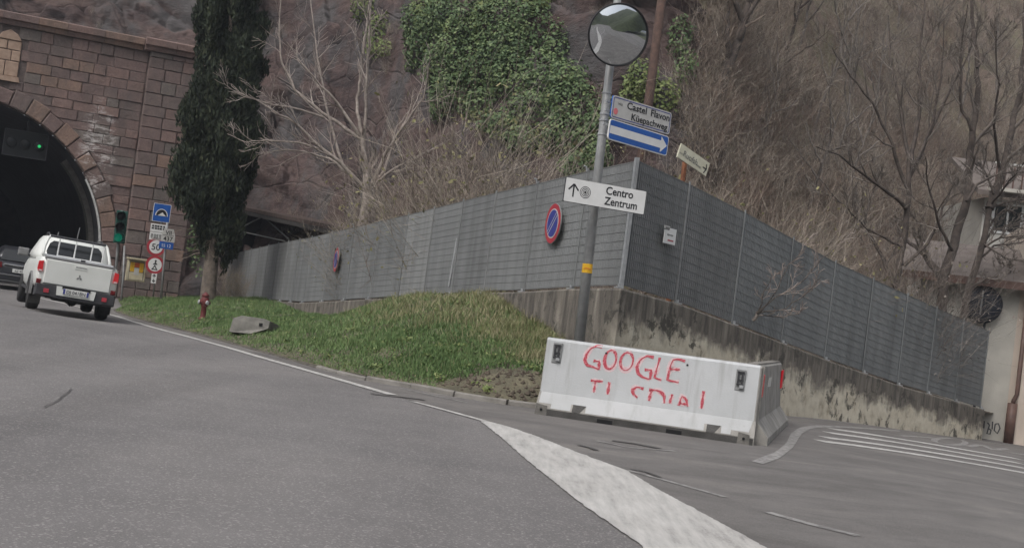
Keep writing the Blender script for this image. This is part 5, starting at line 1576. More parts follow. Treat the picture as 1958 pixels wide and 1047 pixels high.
q = MB(); q.bbox((0, -0.03, 0.84), (1.1, 0.04, 0.05), 0.01); q.build('chrome_strip', 'chrome', car)
q = MB(); q.bbox((0, -0.035, 0.66), (0.52, 0.02, 0.12), 0.004); npl = q.build('number_plate', 'plate_white', car)
text('AZ 406KJ', 'plate_lettering', 'ink', car, (0.0, -0.048, 0.625), 0.1, 'CENTER', 0.005, sx=0.95)
q = MB(); q.bbox((0, -0.04, 0.42), (1.6, 0.12, 0.24), 0.03); bp = q.build('bumper', 'car_black', car)
for z in (0.5, 0.3):
    q = MB(); q.box((0, -0.105, z), (1.4, 0.012, 0.02)); q.build('bumper_trim', 'truck_grey', bp)

# ================================================================== HOUSES AND SHED
c_ = G(1929, 846)
ct = P(1945, 545, c_.y / KD)
hx = Vector((0.93, 0.0, 0)); wl_dir = Vector((-0.97, 0.24, 0)).normalized()
hs_ = thing('corner_house', 'pale plastered house wall past the fence end, brown eaves', 'house', loc=c_)
H1 = ct.z - c_.z - 0.1
nrm = Vector((-wl_dir.y, wl_dir.x, 0)); nrm = -nrm if nrm.y > 0 else nrm
q = MB(); q.obox(c_ + Vector((0, 0, -0.4)), wl_dir * 2.6, -nrm * 5.0, Vector((0, 0, H1 + 0.4))); q.build('wall', 'plaster_pale', hs_, world=True)
q = MB(); q.obox(c_ + Vector((0.0, 0, -0.4)) - wl_dir * 0.012 + nrm * 0.012, wl_dir * 0.16, -nrm * 0.3, Vector((0, 0, H1 + 0.38))); q.build('corner_strip', 'plaster_beige', hs_, world=True)
e0 = c_ + Vector((0, 0, H1)) + nrm * 0.45 - wl_dir * 1.2
q = MB(); q.obox(e0, wl_dir * 4.3, -nrm * 2.8 + Vector((0, 0, 1.1)), Vector((0, 0, 0.12))); rf = q.build('roof', 'roof_brown', hs_, world=True)
q = MB(); q.obox(e0 + nrm * 0.012 + Vector((0, 0, -0.04)), wl_dir * 4.3, -nrm * 0.012, Vector((0, 0, 0.2))); q.build('fascia', 'pipe_brown', rf, world=True)
q = MB(); q.obox(e0 + Vector((0, 0, -0.02)) - nrm * 0.01, wl_dir * 4.3, -nrm * 0.42, Vector((0, 0, 0.02))); q.build('soffit', 'roof_brown', rf, world=True)
# beige neighbour with the downpipe
b_ = thing('beige_house', 'warm beige house wall at the right picture edge with a gate frame', 'house', loc=c_ - wl_dir * 0.05)
q = MB(); q.obox(c_ - wl_dir * 0.05 + Vector((0, 0, -0.4)) + nrm * 0.25, -wl_dir * 6, -nrm * 6, Vector((0, 0, 6.2))); q.build('wall', 'plaster_beige', b_, world=True)
g0 = P(1950, 853, c_.y / KD - 0.3); 
q = MB()
for o_, a_, b2, c2 in ((Vector((0, 0, 0)), -wl_dir * 0.05, nrm * 0.04, Vector((0, 0, 0.62))), (Vector((0, 0, 0.62)), -wl_dir * 0.7, nrm * 0.04, Vector((0, 0, 0.05))), (-wl_dir * 0.65, -wl_dir * 0.05, nrm * 0.04, Vector((0, 0, 0.62))), (-wl_dir * 0.3, -wl_dir * 0.02, nrm * 0.03, Vector((0, 0, 0.62)))):
    q.obox(c_ - wl_dir * 0.35 + nrm * 0.3 + o_, a_, b2, c2)
q.build('gate_frame', 'bumper_dark', b_, world=True)
pd0 = c_ + nrm * 0.3 + wl_dir * 0.1
dp = thing('downpipe', 'brown downpipe between the pale and the beige house', 'pipe', loc=pd0)
q = MB(); q.tube([pd0 + Vector((0.12, 0, H1 - 0.2)), pd0 + Vector((0.12, 0, 1.25)), pd0 + Vector((0.06, 0, 1.1)), pd0 + Vector((0.04, 0, 1.0))], 0.055, 10); q.build('upper_pipe', 'pipe_brown', dp, True, world=True)
q = MB(); q.tube([pd0 + Vector((0.04, 0, -0.1)), pd0 + Vector((0.04, 0, 1.02))], 0.12, 14); q.build('guard_pipe', 'pipe_brown', dp, True, world=True)
# sprayed scrawl on the pale wall
WFm = frame(c_ + nrm * 0.004, -wl_dir, (0, 0, 1)); WFi = WFm.inverted()
def on_wall(px, py):
    o = WFi @ Vector(CPOS); d = WFi.to_3x3() @ Vector(ray(px, py)); t = (-o.y) / d.y
    p = o + d * t; return (p.x, p.z)
for st in ([(1882, 804), (1881, 818)], [(1888, 807), (1892, 812), (1890, 818), (1887, 828), (1893, 829), (1895, 822), (1890, 818)], [(1898, 805), (1897, 820)], [(1903, 810), (1901, 822), (1907, 828), (1912, 818), (1909, 809), (1903, 810)]):
    q = MB(); q.ribbon([on_wall(*p) for p in st], 0.035, y=-0.004)
    q.v = [tuple(WFm @ Vector(p)) for p in q.v]
    q.build('spray_scrawl', 'spray_black', hs_, world=True)
# far house behind the trees
fh0 = P(1872, 470, 31)
fh = thing('far_house', 'far grey house with white window behind the bare trees', 'house', loc=(fh0.x, fh0.y, 0))
q = MB(); q.box((fh0.x + 4, fh0.y + 3, 4.2), (8, 6, 8.4)); q.build('wall', 'plaster_grey', fh, world=True)
for px, py in ((1925, 418), (1995, 430)):
    w0 = P(px, py, 31) + Vector((0, -0.02, 0))
    q = MB(); q.box(w0, (1.3, 0.08, 1.3)); wn = q.build('window', 'white', fh, world=True)
    for dx in (-0.3, 0.3):
        q = MB(); q.box(w0 + Vector((dx, -0.045, 0)), (0.5, 0.03, 1.1)); q.build('pane', 'glass_dark', wn, world=True)
q = MB(); r0 = P(1925, 350, 31); q.box(r0 + Vector((2.0, -0.6, -0.45)), (6, 1.2, 0.15)); bal = q.build('balcony', 'plaster_pale', fh, world=True)
for i in range(16):
    q = MB(); q.box(r0 + Vector((-0.9 + i * 0.36, -1.15, 0.1)), (0.05, 0.05, 1.0)); q.build('baluster', 'pipe_brown', bal, world=True)
q = MB(); q.box(r0 + Vector((2.0, -1.15, 0.62)), (6, 0.07, 0.07)); q.build('rail', 'trim_white', bal, world=True)
q = MB(); q.loft([[(fh0.x - 0.6, fh0.y - 0.8, 8.4), (fh0.x + 8.6, fh0.y - 0.8, 8.4), (fh0.x + 8.6, fh0.y + 3, 10.2), (fh0.x - 0.6, fh0.y + 3, 10.2)], [(fh0.x - 0.6, fh0.y - 0.8, 8.6), (fh0.x + 8.6, fh0.y - 0.8, 8.6), (fh0.x + 8.6, fh0.y + 3, 10.4), (fh0.x - 0.6, fh0.y + 3, 10.4)]]); q.build('roof', 'roof_brown', fh, world=True)
# dark lean-to against the rock
DS = 27.5
sa, sb_ = P(460, 396, 33.5), P(674, 441, 24.0)
shd = thing('rock_shelter', 'dark open lean-to roof against the rock behind the fence', 'shelter', loc=(sa.x, sa.y, 0))
bk = Vector((2.2, 3.6, 0.15))
q = MB(); q.obox(sa + Vector((0, 0, -0.1)), sb_ - sa, bk, Vector((0, 0, 0.14))); q.build('roof', 'shed_brown', shd, world=True)
q = MB(); q.obox(sa + Vector((0.0, -0.02, -0.28)), sb_ - sa, Vector((0, 0.05, 0)), Vector((0, 0, 0.16))); q.build('edge_beam', 'shed_dark', shd, world=True)
q = MB(); q.obox(Vector((sa.x, sa.y, 0)) + bk * 0.9, sb_ - sa - Vector((0, 0, sb_.z - sa.z)), Vector((0, 0.1, 0)), Vector((0, 0, sa.z - 0.05))); q.build('back_wall', 'void_shade', shd, world=True)  # back and side near-black, standing in for shade inside the lean-to
q = MB(); q.obox(Vector((sa.x, sa.y, 0)), bk * 0.95 - Vector((0, 0, bk.z * .95)), Vector((0.1, 0, 0)), Vector((0, 0, sa.z - 0.05))); q.build('side_wall', 'void_shade', shd, world=True)
for a, b in (((452, 440), (503, 413)), ((503, 413), (552, 457)), ((455, 441), (545, 461)), ((598, 425), (597, 445)), ((500, 416), (640, 440))):
    q = MB(); q.tube([P(*a, 33.6 - (a[0] - 460) / 214 * 9.5), P(*b, 33.6 - (b[0] - 460) / 214 * 9.5)], 0.03, 6); q.build('brace', 'ink_grey', shd, world=True)

# ================================================================== VEGETATION
CV = v_grid.reshape(-1, 3)
def on_cliff(px, py): return on_sheet(CV, px, py, 10)

def rot_any(d, ang, rs):
    a = Vector((rs.gauss(0, 1), rs.gauss(0, 1), rs.gauss(0, 1)))
    a = d.cross(a).normalized()
    return Matrix.Rotation(ang, 3, a) @ d

def grow(out, p, d, L, r, depth, rs, up=0.25, kids=4, wig=0.16, sp=(25, 55), shrink=(0.4, 0.68), start=0.25):
    n = 4 if depth == 0 else 6
    pts, dd = [p.copy()], d.normalized()
    for i in range(n - 1):
        dd = (dd + Vector((rs.gauss(0, wig), rs.gauss(0, wig), rs.gauss(0, wig) + up * 0.35))).normalized()
        pts.append(pts[-1] + dd * L / (n - 1))
    rad = [max(0.0062, r * (1 - 0.7 * i / (n - 1))) for i in range(n)]
    out.append((pts, rad))
    if depth > 0:
        sprout(out, pts, rad, L, depth, rs, up, kids, wig, sp, shrink, start)

def sprout(out, pts, rad, L, depth, rs, up=0.25, kids=4, wig=0.16, sp=(25, 55), shrink=(0.4, 0.68), start=0.25):
    n = len(pts)
    for k_ in range(kids):
        t = start + (1 - start) * (k_ + rs.random()) / kids
        f_ = t * (n - 1); i = min(int(f_), n - 2)
        q = pts[i].lerp(pts[i + 1], f_ - i)
        dd = (pts[i + 1] - pts[i]).normalized()
        rr = rad[i] * 0.6
        nd = rot_any(dd, R_(rs.uniform(*sp)), rs)
        grow(out, q, nd, L * rs.uniform(*shrink) * (1 - 0.35 * t), max(0.004, rr), depth - 1, rs, up, max(2, kids - (1 if depth > 2 else 0)), wig, sp, shrink, 0.2)

def tubes(paths):
    """many tapering tubes as numpy arrays"""
    V, Fq = [], []
    base = 0
    for pts, rad in paths:
        r0 = rad[0]
        n = 8 if r0 > 0.09 else 5 if r0 > 0.025 else 3
        Pn = np.array([tuple(p) for p in pts])
        T = np.gradient(Pn, axis=0); T /= np.linalg.norm(T, axis=1)[:, None] + 1e-9
        ref = np.array([1.0, 0, 0]) if abs(T[0, 0]) < 0.8 else np.array([0, 1.0, 0])
        A_ = ref - T * (T @ ref)[:, None]; A_ /= np.linalg.norm(A_, axis=1)[:, None] + 1e-9
        B_ = np.cross(T, A_)
        an = 2 * np.pi * np.arange(n) / n
        R2 = np.array(rad)[:, None, None]
        ringv = Pn[:, None] + R2 * (A_[:, None] * np.cos(an)[None, :, None] + B_[:, None] * np.sin(an)[None, :, None])
        V.append(ringv.reshape(-1, 3))
        m_ = len(pts)
        ii = base + np.arange(m_ - 1)[:, None] * n + np.arange(n)[None]
        jj = base + np.arange(m_ - 1)[:, None] * n + (np.arange(n)[None] + 1) % n
        Fq.append(np.stack([ii, jj, jj + n, ii + n], -1).reshape(-1, 4))
        base += m_ * n
    return np.concatenate(V), np.concatenate(Fq)

def tree_things(name, label, group, basep, limbs, seed, bark, twigm, depth=2, kids=5, up=0.3, root_z=None, wig=0.13, sp=(22, 50), lsc=0.55):
    """limbs: list of (pixel/depth polyline as world points, r0, r1); first is the trunk"""
    rs = random.Random(seed)
    root = thing(name, label, 'tree', loc=basep, group=group)
    big, fine = [], []
    for i, (pts, r0, r1) in enumerate(limbs):
        pts = [Vector(p) for p in pts]
        # smooth and wobble
        pts2 = resample(pts, max(6, len(pts) * 3))
        for j in range(1, len(pts2) - 1):
            pts2[j] += Vector((rs.gauss(0, 0.012), rs.gauss(0, 0.05), rs.gauss(0, 0.012)))
        if i > 0: r0 *= 1.15; r1 *= 1.2
        n = len(pts2); rad = [r0 + (r1 - r0) * j / (n - 1) for j in range(n)]
        big.append((pts2, rad))
        if i > 0:
            L = sum((b - a).length for a, b in zip(pts2, pts2[1:]))
            sprout(fine, pts2, rad, min(L * lsc, 2.6), depth, rs, up, kids, wig, sp, (0.35, 0.6), 0.2)
    inv = WM[root.name].inverted()
    V, Fq = tubes([big[0]]); V = V - np.array(basep)
    npmesh('trunk', V, Fq, bark, root, smooth=True)
    if len(big) > 1:
        V, Fq = tubes(big[1:]); npmesh('limbs', V - np.array(basep), Fq, bark, root, smooth=True)
    V, Fq = tubes(fine); npmesh('crown', V - np.array(basep), Fq, twigm, root)
    return root

def px_path(pts, d, dv=0.0):
    n = len(pts)
    return [P(x, y, d + dv * i / max(1, n - 1)) for i, (x, y) in enumerate(pts)]

# ---- pale bare tree behind the verge fence
D = 21.0
b0 = P(688, 440, D); b0.z = 0.8
limbs = [([b0] + px_path([(693, 425), (699, 395), (702, 365)], D), 0.17, 0.12),
 (px_path([(701, 368), (699, 320), (697, 290), (692, 255)], D), 0.085, 0.06),
 (px_path([(692, 256), (684, 220), (683, 190), (690, 140), (696, 90), (702, 40), (710, -20)], D, 0.3), 0.05, 0.015),
 (px_path([(697, 270), (700, 200), (701, 150), (705, 80), (708, 20), (712, -40)], D, -0.3), 0.045, 0.014),
 (px_path([(705, 362), (740, 290), (775, 235), (812, 185), (818, 130)], D, -0.5), 0.06, 0.012),
 (px_path([(706, 360), (750, 325), (790, 305), (845, 275), (880, 250)], D, 0.5), 0.04, 0.01),
 (px_path([(697, 362), (650, 310), (610, 280), (565, 235), (520, 212), (475, 180)], D, -0.6), 0.06, 0.01),
 (px_path([(690, 352), (640, 308), (590, 292), (540, 285), (490, 297)], D, 0.4), 0.04, 0.008),
 (px_path([(690, 266), (640, 230), (600, 205), (560, 165), (537, 115), (535, 50), (538, -20)], D, 0.5), 0.05, 0.012),
 (px_path([(688, 262), (640, 190), (590, 140), (548, 80)], D, -0.5), 0.045, 0.01),
 (px_path([(655, 314), (625, 210), (607, 110), (596, 10), (590, -30)], D, 0.7), 0.04, 0.01),
 (px_path([(620, 225), (570, 208), (520, 200), (460, 182), (428, 160)], D, -0.8), 0.03, 0.008),
 (px_path([(615, 285), (570, 272), (510, 268), (470, 272), (435, 256)], D, 0.2), 0.03, 0.008),
 (px_path([(710, 350), (735, 330), (742, 300), (760, 240), (790, 200)], D, 0.9), 0.035, 0.01)]
tree_things('bare_tree', 'pale leafless tree spreading wide above the verge fence', None, b0, limbs, 3, 'bark_pale', 'twig_pale', 2, 8, 0.3, lsc=0.65)

# ---- three dark bare trees at the right, behind the slate fence
def rtree(D, pts_list, label, seed, r0):
    tr = px_path(pts_list[0], D)
    b = tr[0].copy(); b.z = 0.6
    limbs = [([b] + tr, r0, r0 * 0.6)]
    for pl, ra_, rb_ in pts_list[1:]:
        limbs.append((px_path(pl, D, random.Random(seed + len(limbs)).uniform(-1.2, 1.2)), ra_, rb_))
    return tree_things('bare_tree', label, 'dark bare trees behind the slate fence', b, limbs, seed, 'bark_dark', 'twig_dark', 3, 7, 0.3, lsc=0.8)
rtree(17.6, [[(1713, 556), (1720, 510), (1727, 470), (1735, 400), (1738, 325)],
  ([(1739, 328), (1750, 270), (1760, 206), (1757, 115), (1766, 20), (1768, -30)], 0.05, 0.012),
  ([(1738, 340), (1775, 260), (1815, 172), (1846, 115), (1870, 40)], 0.045, 0.01),
  ([(1737, 330), (1723, 209), (1703, 115), (1699, 30)], 0.045, 0.01),
  ([(1736, 360), (1700, 260), (1660, 186), (1617, 135), (1590, 90)], 0.045, 0.01),
  ([(1712, 548), (1690, 500), (1672, 466), (1653, 425), (1660, 388), (1676, 350)], 0.05, 0.012),
  ([(1728, 507), (1769, 470), (1791, 433), (1817, 362), (1830, 330)], 0.045, 0.01),
  ([(1733, 400), (1700, 370), (1660, 340), (1610, 300), (1560, 280)], 0.045, 0.01),
  ([(1727, 470), (1660, 440), (1600, 380), (1565, 340)], 0.035, 0.01),
  ([(1741, 330), (1780, 250), (1800, 150), (1805, 40)], 0.04, 0.01)], 'dark leafless tree behind the slate fence, leftmost of three', 21, 0.1)
rtree(17.9, [[(1800, 592), (1802, 560), (1803, 520)],
  ([(1803, 530), (1784, 507), (1760, 480), (1735, 459), (1715, 430)], 0.09, 0.02),
  ([(1803, 530), (1821, 481), (1843, 410), (1854, 354), (1858, 250), (1869, 200), (1868, 115), (1858, 14), (1856, -30)], 0.11, 0.03),
  ([(1858, 250), (1835, 190), (1840, 90), (1850, 10)], 0.04, 0.01),
  ([(1868, 130), (1895, 90), (1935, 40)], 0.03, 0.01),
  ([(1848, 385), (1870, 350), (1915, 330), (1960, 330)], 0.035, 0.01),
  ([(1822, 480), (1790, 420), (1775, 350), (1770, 300)], 0.04, 0.01)], 'thick dark leafless tree forking low, middle of three behind the fence', 22, 0.19)
rtree(18.35, [[(1842, 600), (1858, 530), (1877, 474), (1892, 399)],
  ([(1892, 399), (1905, 360), (1918, 325), (1936, 250), (1950, 172), (1957, 90), (1960, 0)], 0.1, 0.03),
  ([(1878, 474), (1910, 455), (1960, 450)], 0.03, 0.01),
  ([(1868, 500), (1900, 470), (1945, 465), (1975, 455)], 0.03, 0.01),
  ([(1892, 400), (1925, 385), (1965, 380)], 0.035, 0.01),
  ([(1915, 335), (1900, 250), (1910, 150), (1905, 60)], 0.04, 0.01),
  ([(1850, 560), (1880, 535), (1925, 520)], 0.03, 0.008), ([(1885, 440), (1920, 400), (1965, 410)], 0.03, 0.008), ([(1880, 465), (1915, 490), (1960, 500)], 0.028, 0.008), ([(1895, 395), (1930, 345), (1970, 300)], 0.03, 0.008), ([(1870, 495), (1895, 440), (1935, 430), (1965, 420)], 0.026, 0.008), ([(1900, 370), (1880, 320), (1890, 270)], 0.03, 0.008)], 'dark leafless tree leaning right beside the round dark disc', 23, 0.12)

# ---- leaning twiggy sapling on the wall top
D = 12.9
b0 = P(1440, 612, D)
limbs = [([b0, P(1455, 590, D - 0.05)], 0.035, 0.03)]
for pl in ([(1450, 600), (1480, 560), (1510, 510), (1535, 470)], [(1455, 590), (1500, 560), (1550, 520), (1600, 470)], [(1452, 598), (1500, 590), (1545, 560), (1570, 530)], [(1448, 600), (1460, 560), (1480, 520)], [(1450, 603), (1490, 605), (1530, 600)]):
    limbs.append((px_path(pl, D, -0.3), 0.013, 0.005))
tree_things('leaning_sapling', 'small leafless sapling leaning over the wall before the slate fence', None, b0, limbs, 31, 'bark_grey', 'twig_pale', 2, 6, 0.15, lsc=0.6)

# ---- trees standing on the wooded slope
def slope_tree(px, py, H_, r0, seed, label, bark, lean=0.1):
    b = on_cliff(px, py)
    rs = random.Random(seed)
    pts = [b + Vector((0, 0, -0.4))]
    d_ = Vector((lean, -0.05, 1)).normalized()
    for i in range(5):
        d_ = (d_ + Vector((rs.gauss(0, 0.1), rs.gauss(0, 0.1), 0))).normalized()
        pts.append(pts[-1] + d_ * H_ / 5)
    limbs = [(pts, r0, r0 * 0.2)]
    for k_ in range(6):
        t = 0.25 + 0.7 * k_ / 6
        q_ = pts[int(t * 5)].lerp(pts[min(5, int(t * 5) + 1)], t * 5 % 1)
        nd = rot_any(d_, R_(rs.uniform(25, 50)), rs)
        out = []
        grow(out, q_, nd, H_ * 0.42, r0 * 0.45, 0, rs, 0.4)
        limbs.append((out[0][0], r0 * 0.45, 0.01))
    tree_things('slope_tree', label, 'leafless trees on the wooded slope', b, limbs, seed, bark, 'twig_brown' if bark == 'bark_dark' else 'twig_grey', 2, 5, 0.3)
slope_tree(1368, 180, 6.5, 0.22, 41, 'dark crooked leafless tree on the slope right of the utility pole', 'bark_dark', 0.25)
slope_tree(1480, 190, 5.0, 0.1, 42, 'slim dark leafless tree on the slope above the cream guide sign', 'bark_dark', 0.15)
slope_tree(1560, 240, 6.0, 0.09, 43, 'pale slim leafless tree midway up the slope', 'bark_grey', 0.05)
slope_tree(1640, 200, 6.0, 0.08, 44, 'pale leafless tree high on the slope, left of the fence trees', 'bark_grey', 0.0)
slope_tree(1440, 330, 4.5, 0.06, 45, 'thin pale leafless tree on the slope just above the fence', 'bark_grey', 0.12)
slope_tree(1530, 90, 6.0, 0.09, 46, 'leafless tree near the top edge, right of the dark crooked tree', 'bark_grey', 0.1)
slope_tree(1905, 190, 6.0, 0.09, 47, 'grey leafless tree high on the slope at the far right', 'bark_grey', 0.12)
slope_tree(1780, 120, 6.0, 0.08, 48, 'grey leafless tree high on the slope between the fence trees', 'bark_grey', 0.05)

for n_t, (px, py, H_, lab) in enumerate(((1420, 250, 5.0, 'thin upright leafless tree on the slope, above the tilted guide sign'), (1455, 140, 6.5, 'upright grey leafless tree right of the dark crooked tree'), (1590, 330, 6.5, 'upright leafless tree low on the slope, above the mid fence'), (1620, 420, 5.0, 'thin leafless tree close behind the slate fence middle'), (1690, 300, 7.0, 'upright leafless tree just left of the first dark fence tree'), (1720, 60, 6.5, 'leafless tree touching the top edge above the dark fence trees'), (1830, 230, 7.0, 'upright leafless tree between the two right dark fence trees'), (1945, 130, 6.5, 'leafless tree in the top right corner'), (1540, 400, 4.5, 'short leafless tree behind the fence, above the leaning sapling'))):
    slope_tree(px, py, H_, 0.085, 60 + n_t, lab, 'bark_grey', 0.02 + 0.02 * (n_t % 3))

# ---- twig clump generator (flat twigs, numpy)
def clump(seed, H_, W_, stems, subs, tw=0.018, upright=0.75, leaf=0):
    r_ = np.random.default_rng(seed)
    Vs, leafs = [], []
    def quad(a, b, w):
        d_ = b - a
        ax = r_.normal(size=3); s_ = np.cross(d_, ax); s_ /= np.linalg.norm(s_) + 1e-9
        Vs.append([a - s_ * w, a + s_ * w, b + s_ * w * 0.4, b - s_ * w * 0.4])
    for i in range(stems):
        a = np.array([*(r_.normal(0, W_ * 0.2, 2)), -0.2])
        d_ = np.array([*(r_.normal(0, 1 - upright + 0.15, 2)), 1.0]); d_ /= np.linalg.norm(d_)
        L = H_ * r_.uniform(0.5, 1.1)
        p = a; segs = []
        for k_ in range(3):
            d_ = d_ + r_.normal(0, 0.14, 3); d_ /= np.linalg.norm(d_)
            b = p + d_ * L / 3; quad(p, b, tw * (1 - 0.25 * k_)); segs.append((p, b, d_)); p = b
        for k_ in range(subs):
            s_ = segs[r_.integers(0, 3)]
            q_ = s_[0] + (s_[1] - s_[0]) * r_.random()
            e = s_[2] + r_.normal(0, 0.55, 3); e /= np.linalg.norm(e)
            m_ = q_ + e * L * r_.uniform(0.12, 0.3)
            quad(q_, m_, tw * 0.5)
            e2 = e + r_.normal(0, 0.4, 3); e2[2] += 0.3; e2 /= np.linalg.norm(e2)
            quad(m_, m_ + e2 * L * r_.uniform(0.08, 0.2), tw * 0.35)
            if leaf and r_.random() < leaf:
                c_ = m_ + r_.normal(0, 0.05, 3); a1, a2 = r_.normal(0, 0.017, (2, 3))
                leafs.append([c_ - a1, c_ - a2, c_ + a1, c_ + a2])
    nt_ = len(Vs)
    A_ = np.array(Vs + leafs)
    return A_, nt_

def place_clumps(name, variants, spots, mats, label=None, cat=None, kind=None, parent=None, origin=None):
    """spots: (pos, scale, rot, variant)"""
    Vl, Ml = [], []
    for pos, sc2, rz, vi in spots:
        A_, nt_ = variants[vi]
        c_, s_ = math.cos(rz), math.sin(rz)
        Rm = np.array([[c_, -s_, 0], [s_, c_, 0], [0, 0, 1]])
        Vl.append((A_.reshape(-1, 3) @ Rm.T) * sc2 + np.array(pos))
        m_ = np.zeros(len(A_), int) + (vi % (len(mats) - 1)); m_[nt_:] = len(mats) - 1
        Ml.append(m_)
    V = np.concatenate(Vl); n = len(V) // 4
    if origin is not None: V = V - np.array(origin)
    o = npmesh(name, V, np.arange(n * 4).reshape(-1, 4), mats, parent, mi=np.concatenate(Ml))
    if origin is not None: o.location = origin
    if label: tag(o, label, cat)
    if kind: tag(o, kind=kind)
    return o
VAR = [clump(100 + i, 1.9, 1.9, 30, 11, 0.011, 0.66 + 0.06 * (i % 3), [0.0, 0.35, 0.0, 0.6, 0.15, 0.9][i]) for i in range(6)]
# scrub over the whole wooded slope: nobody could count it
spots = []
xi = np.where((xs > 3.5))[0]
cand = []
PXc, PYc, Dc = pix(CV)
vis = np.where((PXc > 1180) & (PXc < 2050) & (PYc > -80) & (PYc < 620) & (Dc > 0) & (CV[:, 0] > 4.8))[0]
# weight so that the picture is covered evenly
wgt = Dc[vis] ** 0.6
ar_ = np.ones(len(vis))
pick_i = rng.choice(vis, size=1500, replace=False, p=(wgt / wgt.sum()))
for i_ in pick_i:
    spots.append((CV[i_] + np.array([rng.normal(0, 0.2), rng.normal(0, 0.2), -0.1]), rng.uniform(0.45, 1.1) * (0.55 + Dc[i_] / 110), rng.uniform(0, 6.28), int(rng.integers(0, 6))))
place_clumps('slope_scrub', VAR, spots, ['twig_brown', 'twig_grey', 'twig_rust', 'twig_dark', 'dead_leaf'], 'dense leafless brown scrub covering the slope behind the slate fence', 'scrub', 'stuff')
# earthy tufts along the foot of the slope and on rock ledges
spots = []
vis = np.where((PXc > 150) & (PXc < 1300) & (PYc > -40) & (PYc < 460) & (CV[:, 0] < 4.8) & (CV[:, 0] > -26))[0]
nrm_z = np.array([noise.noise(Vector((q[0] * 0.4, q[1] * 0.4, q[2] * 0.4))) for q in CV[vis]])
vis = vis[nrm_z > 0.22]
for i_ in rng.choice(vis, size=60, replace=False):
    spots.append((CV[i_], rng.uniform(0.2, 0.5), rng.uniform(0, 6.28), int(rng.integers(0, 6))))
place_clumps('ledge_tufts', VAR, spots, ['twig_brown', 'twig_grey', 'dead_leaf'], 'sparse dry tufts growing on the rock ledges', 'dry plants', 'stuff')
# individual dry shrubs behind the verge fence
BV = [clump(200 + i, 3.0, 1.4, 46, 30, 0.0068, 0.8, 0.35) for i in range(3)]
for i, (px, py, d_, sc2, lab) in enumerate(((800, 412, 19.8, 1.35, 'dry twiggy shrub just right of the pale bare tree'), (865, 400, 18.8, 1.7, 'tall tan twiggy shrub above the light fence panel'), (930, 385, 18.2, 1.9, 'tallest tan twiggy shrub below the ivy, behind the fence'), (1000, 365, 17.6, 1.5, 'tan twiggy shrub behind the fence, left of the no parking disc'), (1060, 345, 17.0, 1.05, 'tan twiggy shrub between the no parking disc and the pole'), (750, 425, 20.2, 1.1, 'low twiggy shrub at the foot of the pale bare tree'), (1240, 330, 15.0, 1.3, 'twiggy shrub behind the fence corner under the arrow sign'), (1400, 420, 15.8, 1.3, 'reddish twiggy shrub behind the slate fence below the guide sign'), (1500, 470, 16.8, 1.25, 'twiggy shrub behind the slate fence above the leaning sapling'), (445, 490, 27.0, 0.45, 'small twiggy shrub beside the cypress trunk'), (1665, 540, 17.6, 1.15, 'twiggy shrub behind the slate fence, left of the three dark trees'), (1765, 560, 17.9, 1.2, 'tall twiggy shrub between the first two dark trees'))):
    p = P(px, py, d_); p.z = 0.9 if px > 700 else 0.4
    place_clumps('dry_shrub', BV, [(np.array([0, 0, 0]) + np.array(p), sc2, i * 1.1, i % 3)] + [(np.array(p) + rng.normal(0, 0.5, 3) * np.array([1, 1, 0]), sc2 * 0.8, i * 2.1, (i + 1) % 3)], ['twig_grey', 'twig_brown', 'twig_dark' if px > 1700 else 'bud_leaf'] if px < 1700 else ['twig_dark', 'twig_brown', 'twig_dark'], lab, 'shrub', origin=p)
for o in list(bpy.data.objects):
    if o.name.startswith('dry_shrub'): o['group'] = 'dry shrubs behind the fences'

# ---- leaf clouds
def leaf_cloud(blobs, dens, size, seed, shell=0.55, upward=None):
    """blobs: (centre, radii) -> leaf quads"""
    r_ = np.random.default_rng(seed)
    out = []
    for c_, rad in blobs:
        rad = np.array(rad)
        n = int(dens * (rad[0] * rad[2] + rad[0] * rad[1] + rad[1] * rad[2]))
        d_ = r_.normal(size=(n, 3)); d_ /= np.linalg.norm(d_, axis=1)[:, None]
        # lumpy shell
        lump = np.array([noise.noise(Vector(q * 2.3 + np.array(c_) * 0.7)) for q in d_])
        lump2 = np.array([noise.noise(Vector(q * 6.1 + np.array(c_))) for q in d_])
        rr = (shell + (1 - shell) * r_.random(n) ** 0.6) * (1 + 0.38 * lump + 0.2 * lump2)
        p = np.array(c_) + d_ * rad * rr[:, None]
        nrm = d_ + r_.normal(0, 0.6, (n, 3)) + np.array([0, -0.3, 0.45]); nrm /= np.linalg.norm(nrm, axis=1)[:, None]
        a = np.cross(nrm, r_.normal(size=(n, 3))); a /= np.linalg.norm(a, axis=1)[:, None]
        b = np.cross(nrm, a)
        if upward:          # narrow sprays standing up and outwards
            a = d_ * upward[0] + np.array([0, 0, upward[1]]) + r_.normal(0, 0.35, (n, 3)); a /= np.linalg.norm(a, axis=1)[:, None]
            b = np.cross(a, r_.normal(size=(n, 3))); b /= np.linalg.norm(b, axis=1)[:, None]; a = a * 1.8
        s_ = size * r_.uniform(0.6, 1.3, n)[:, None]
        out.append(np.stack([p - a * s_, p - b * s_ * 0.6, p + a * s_, p + b * s_ * 0.6], 1))
    return np.concatenate(out)
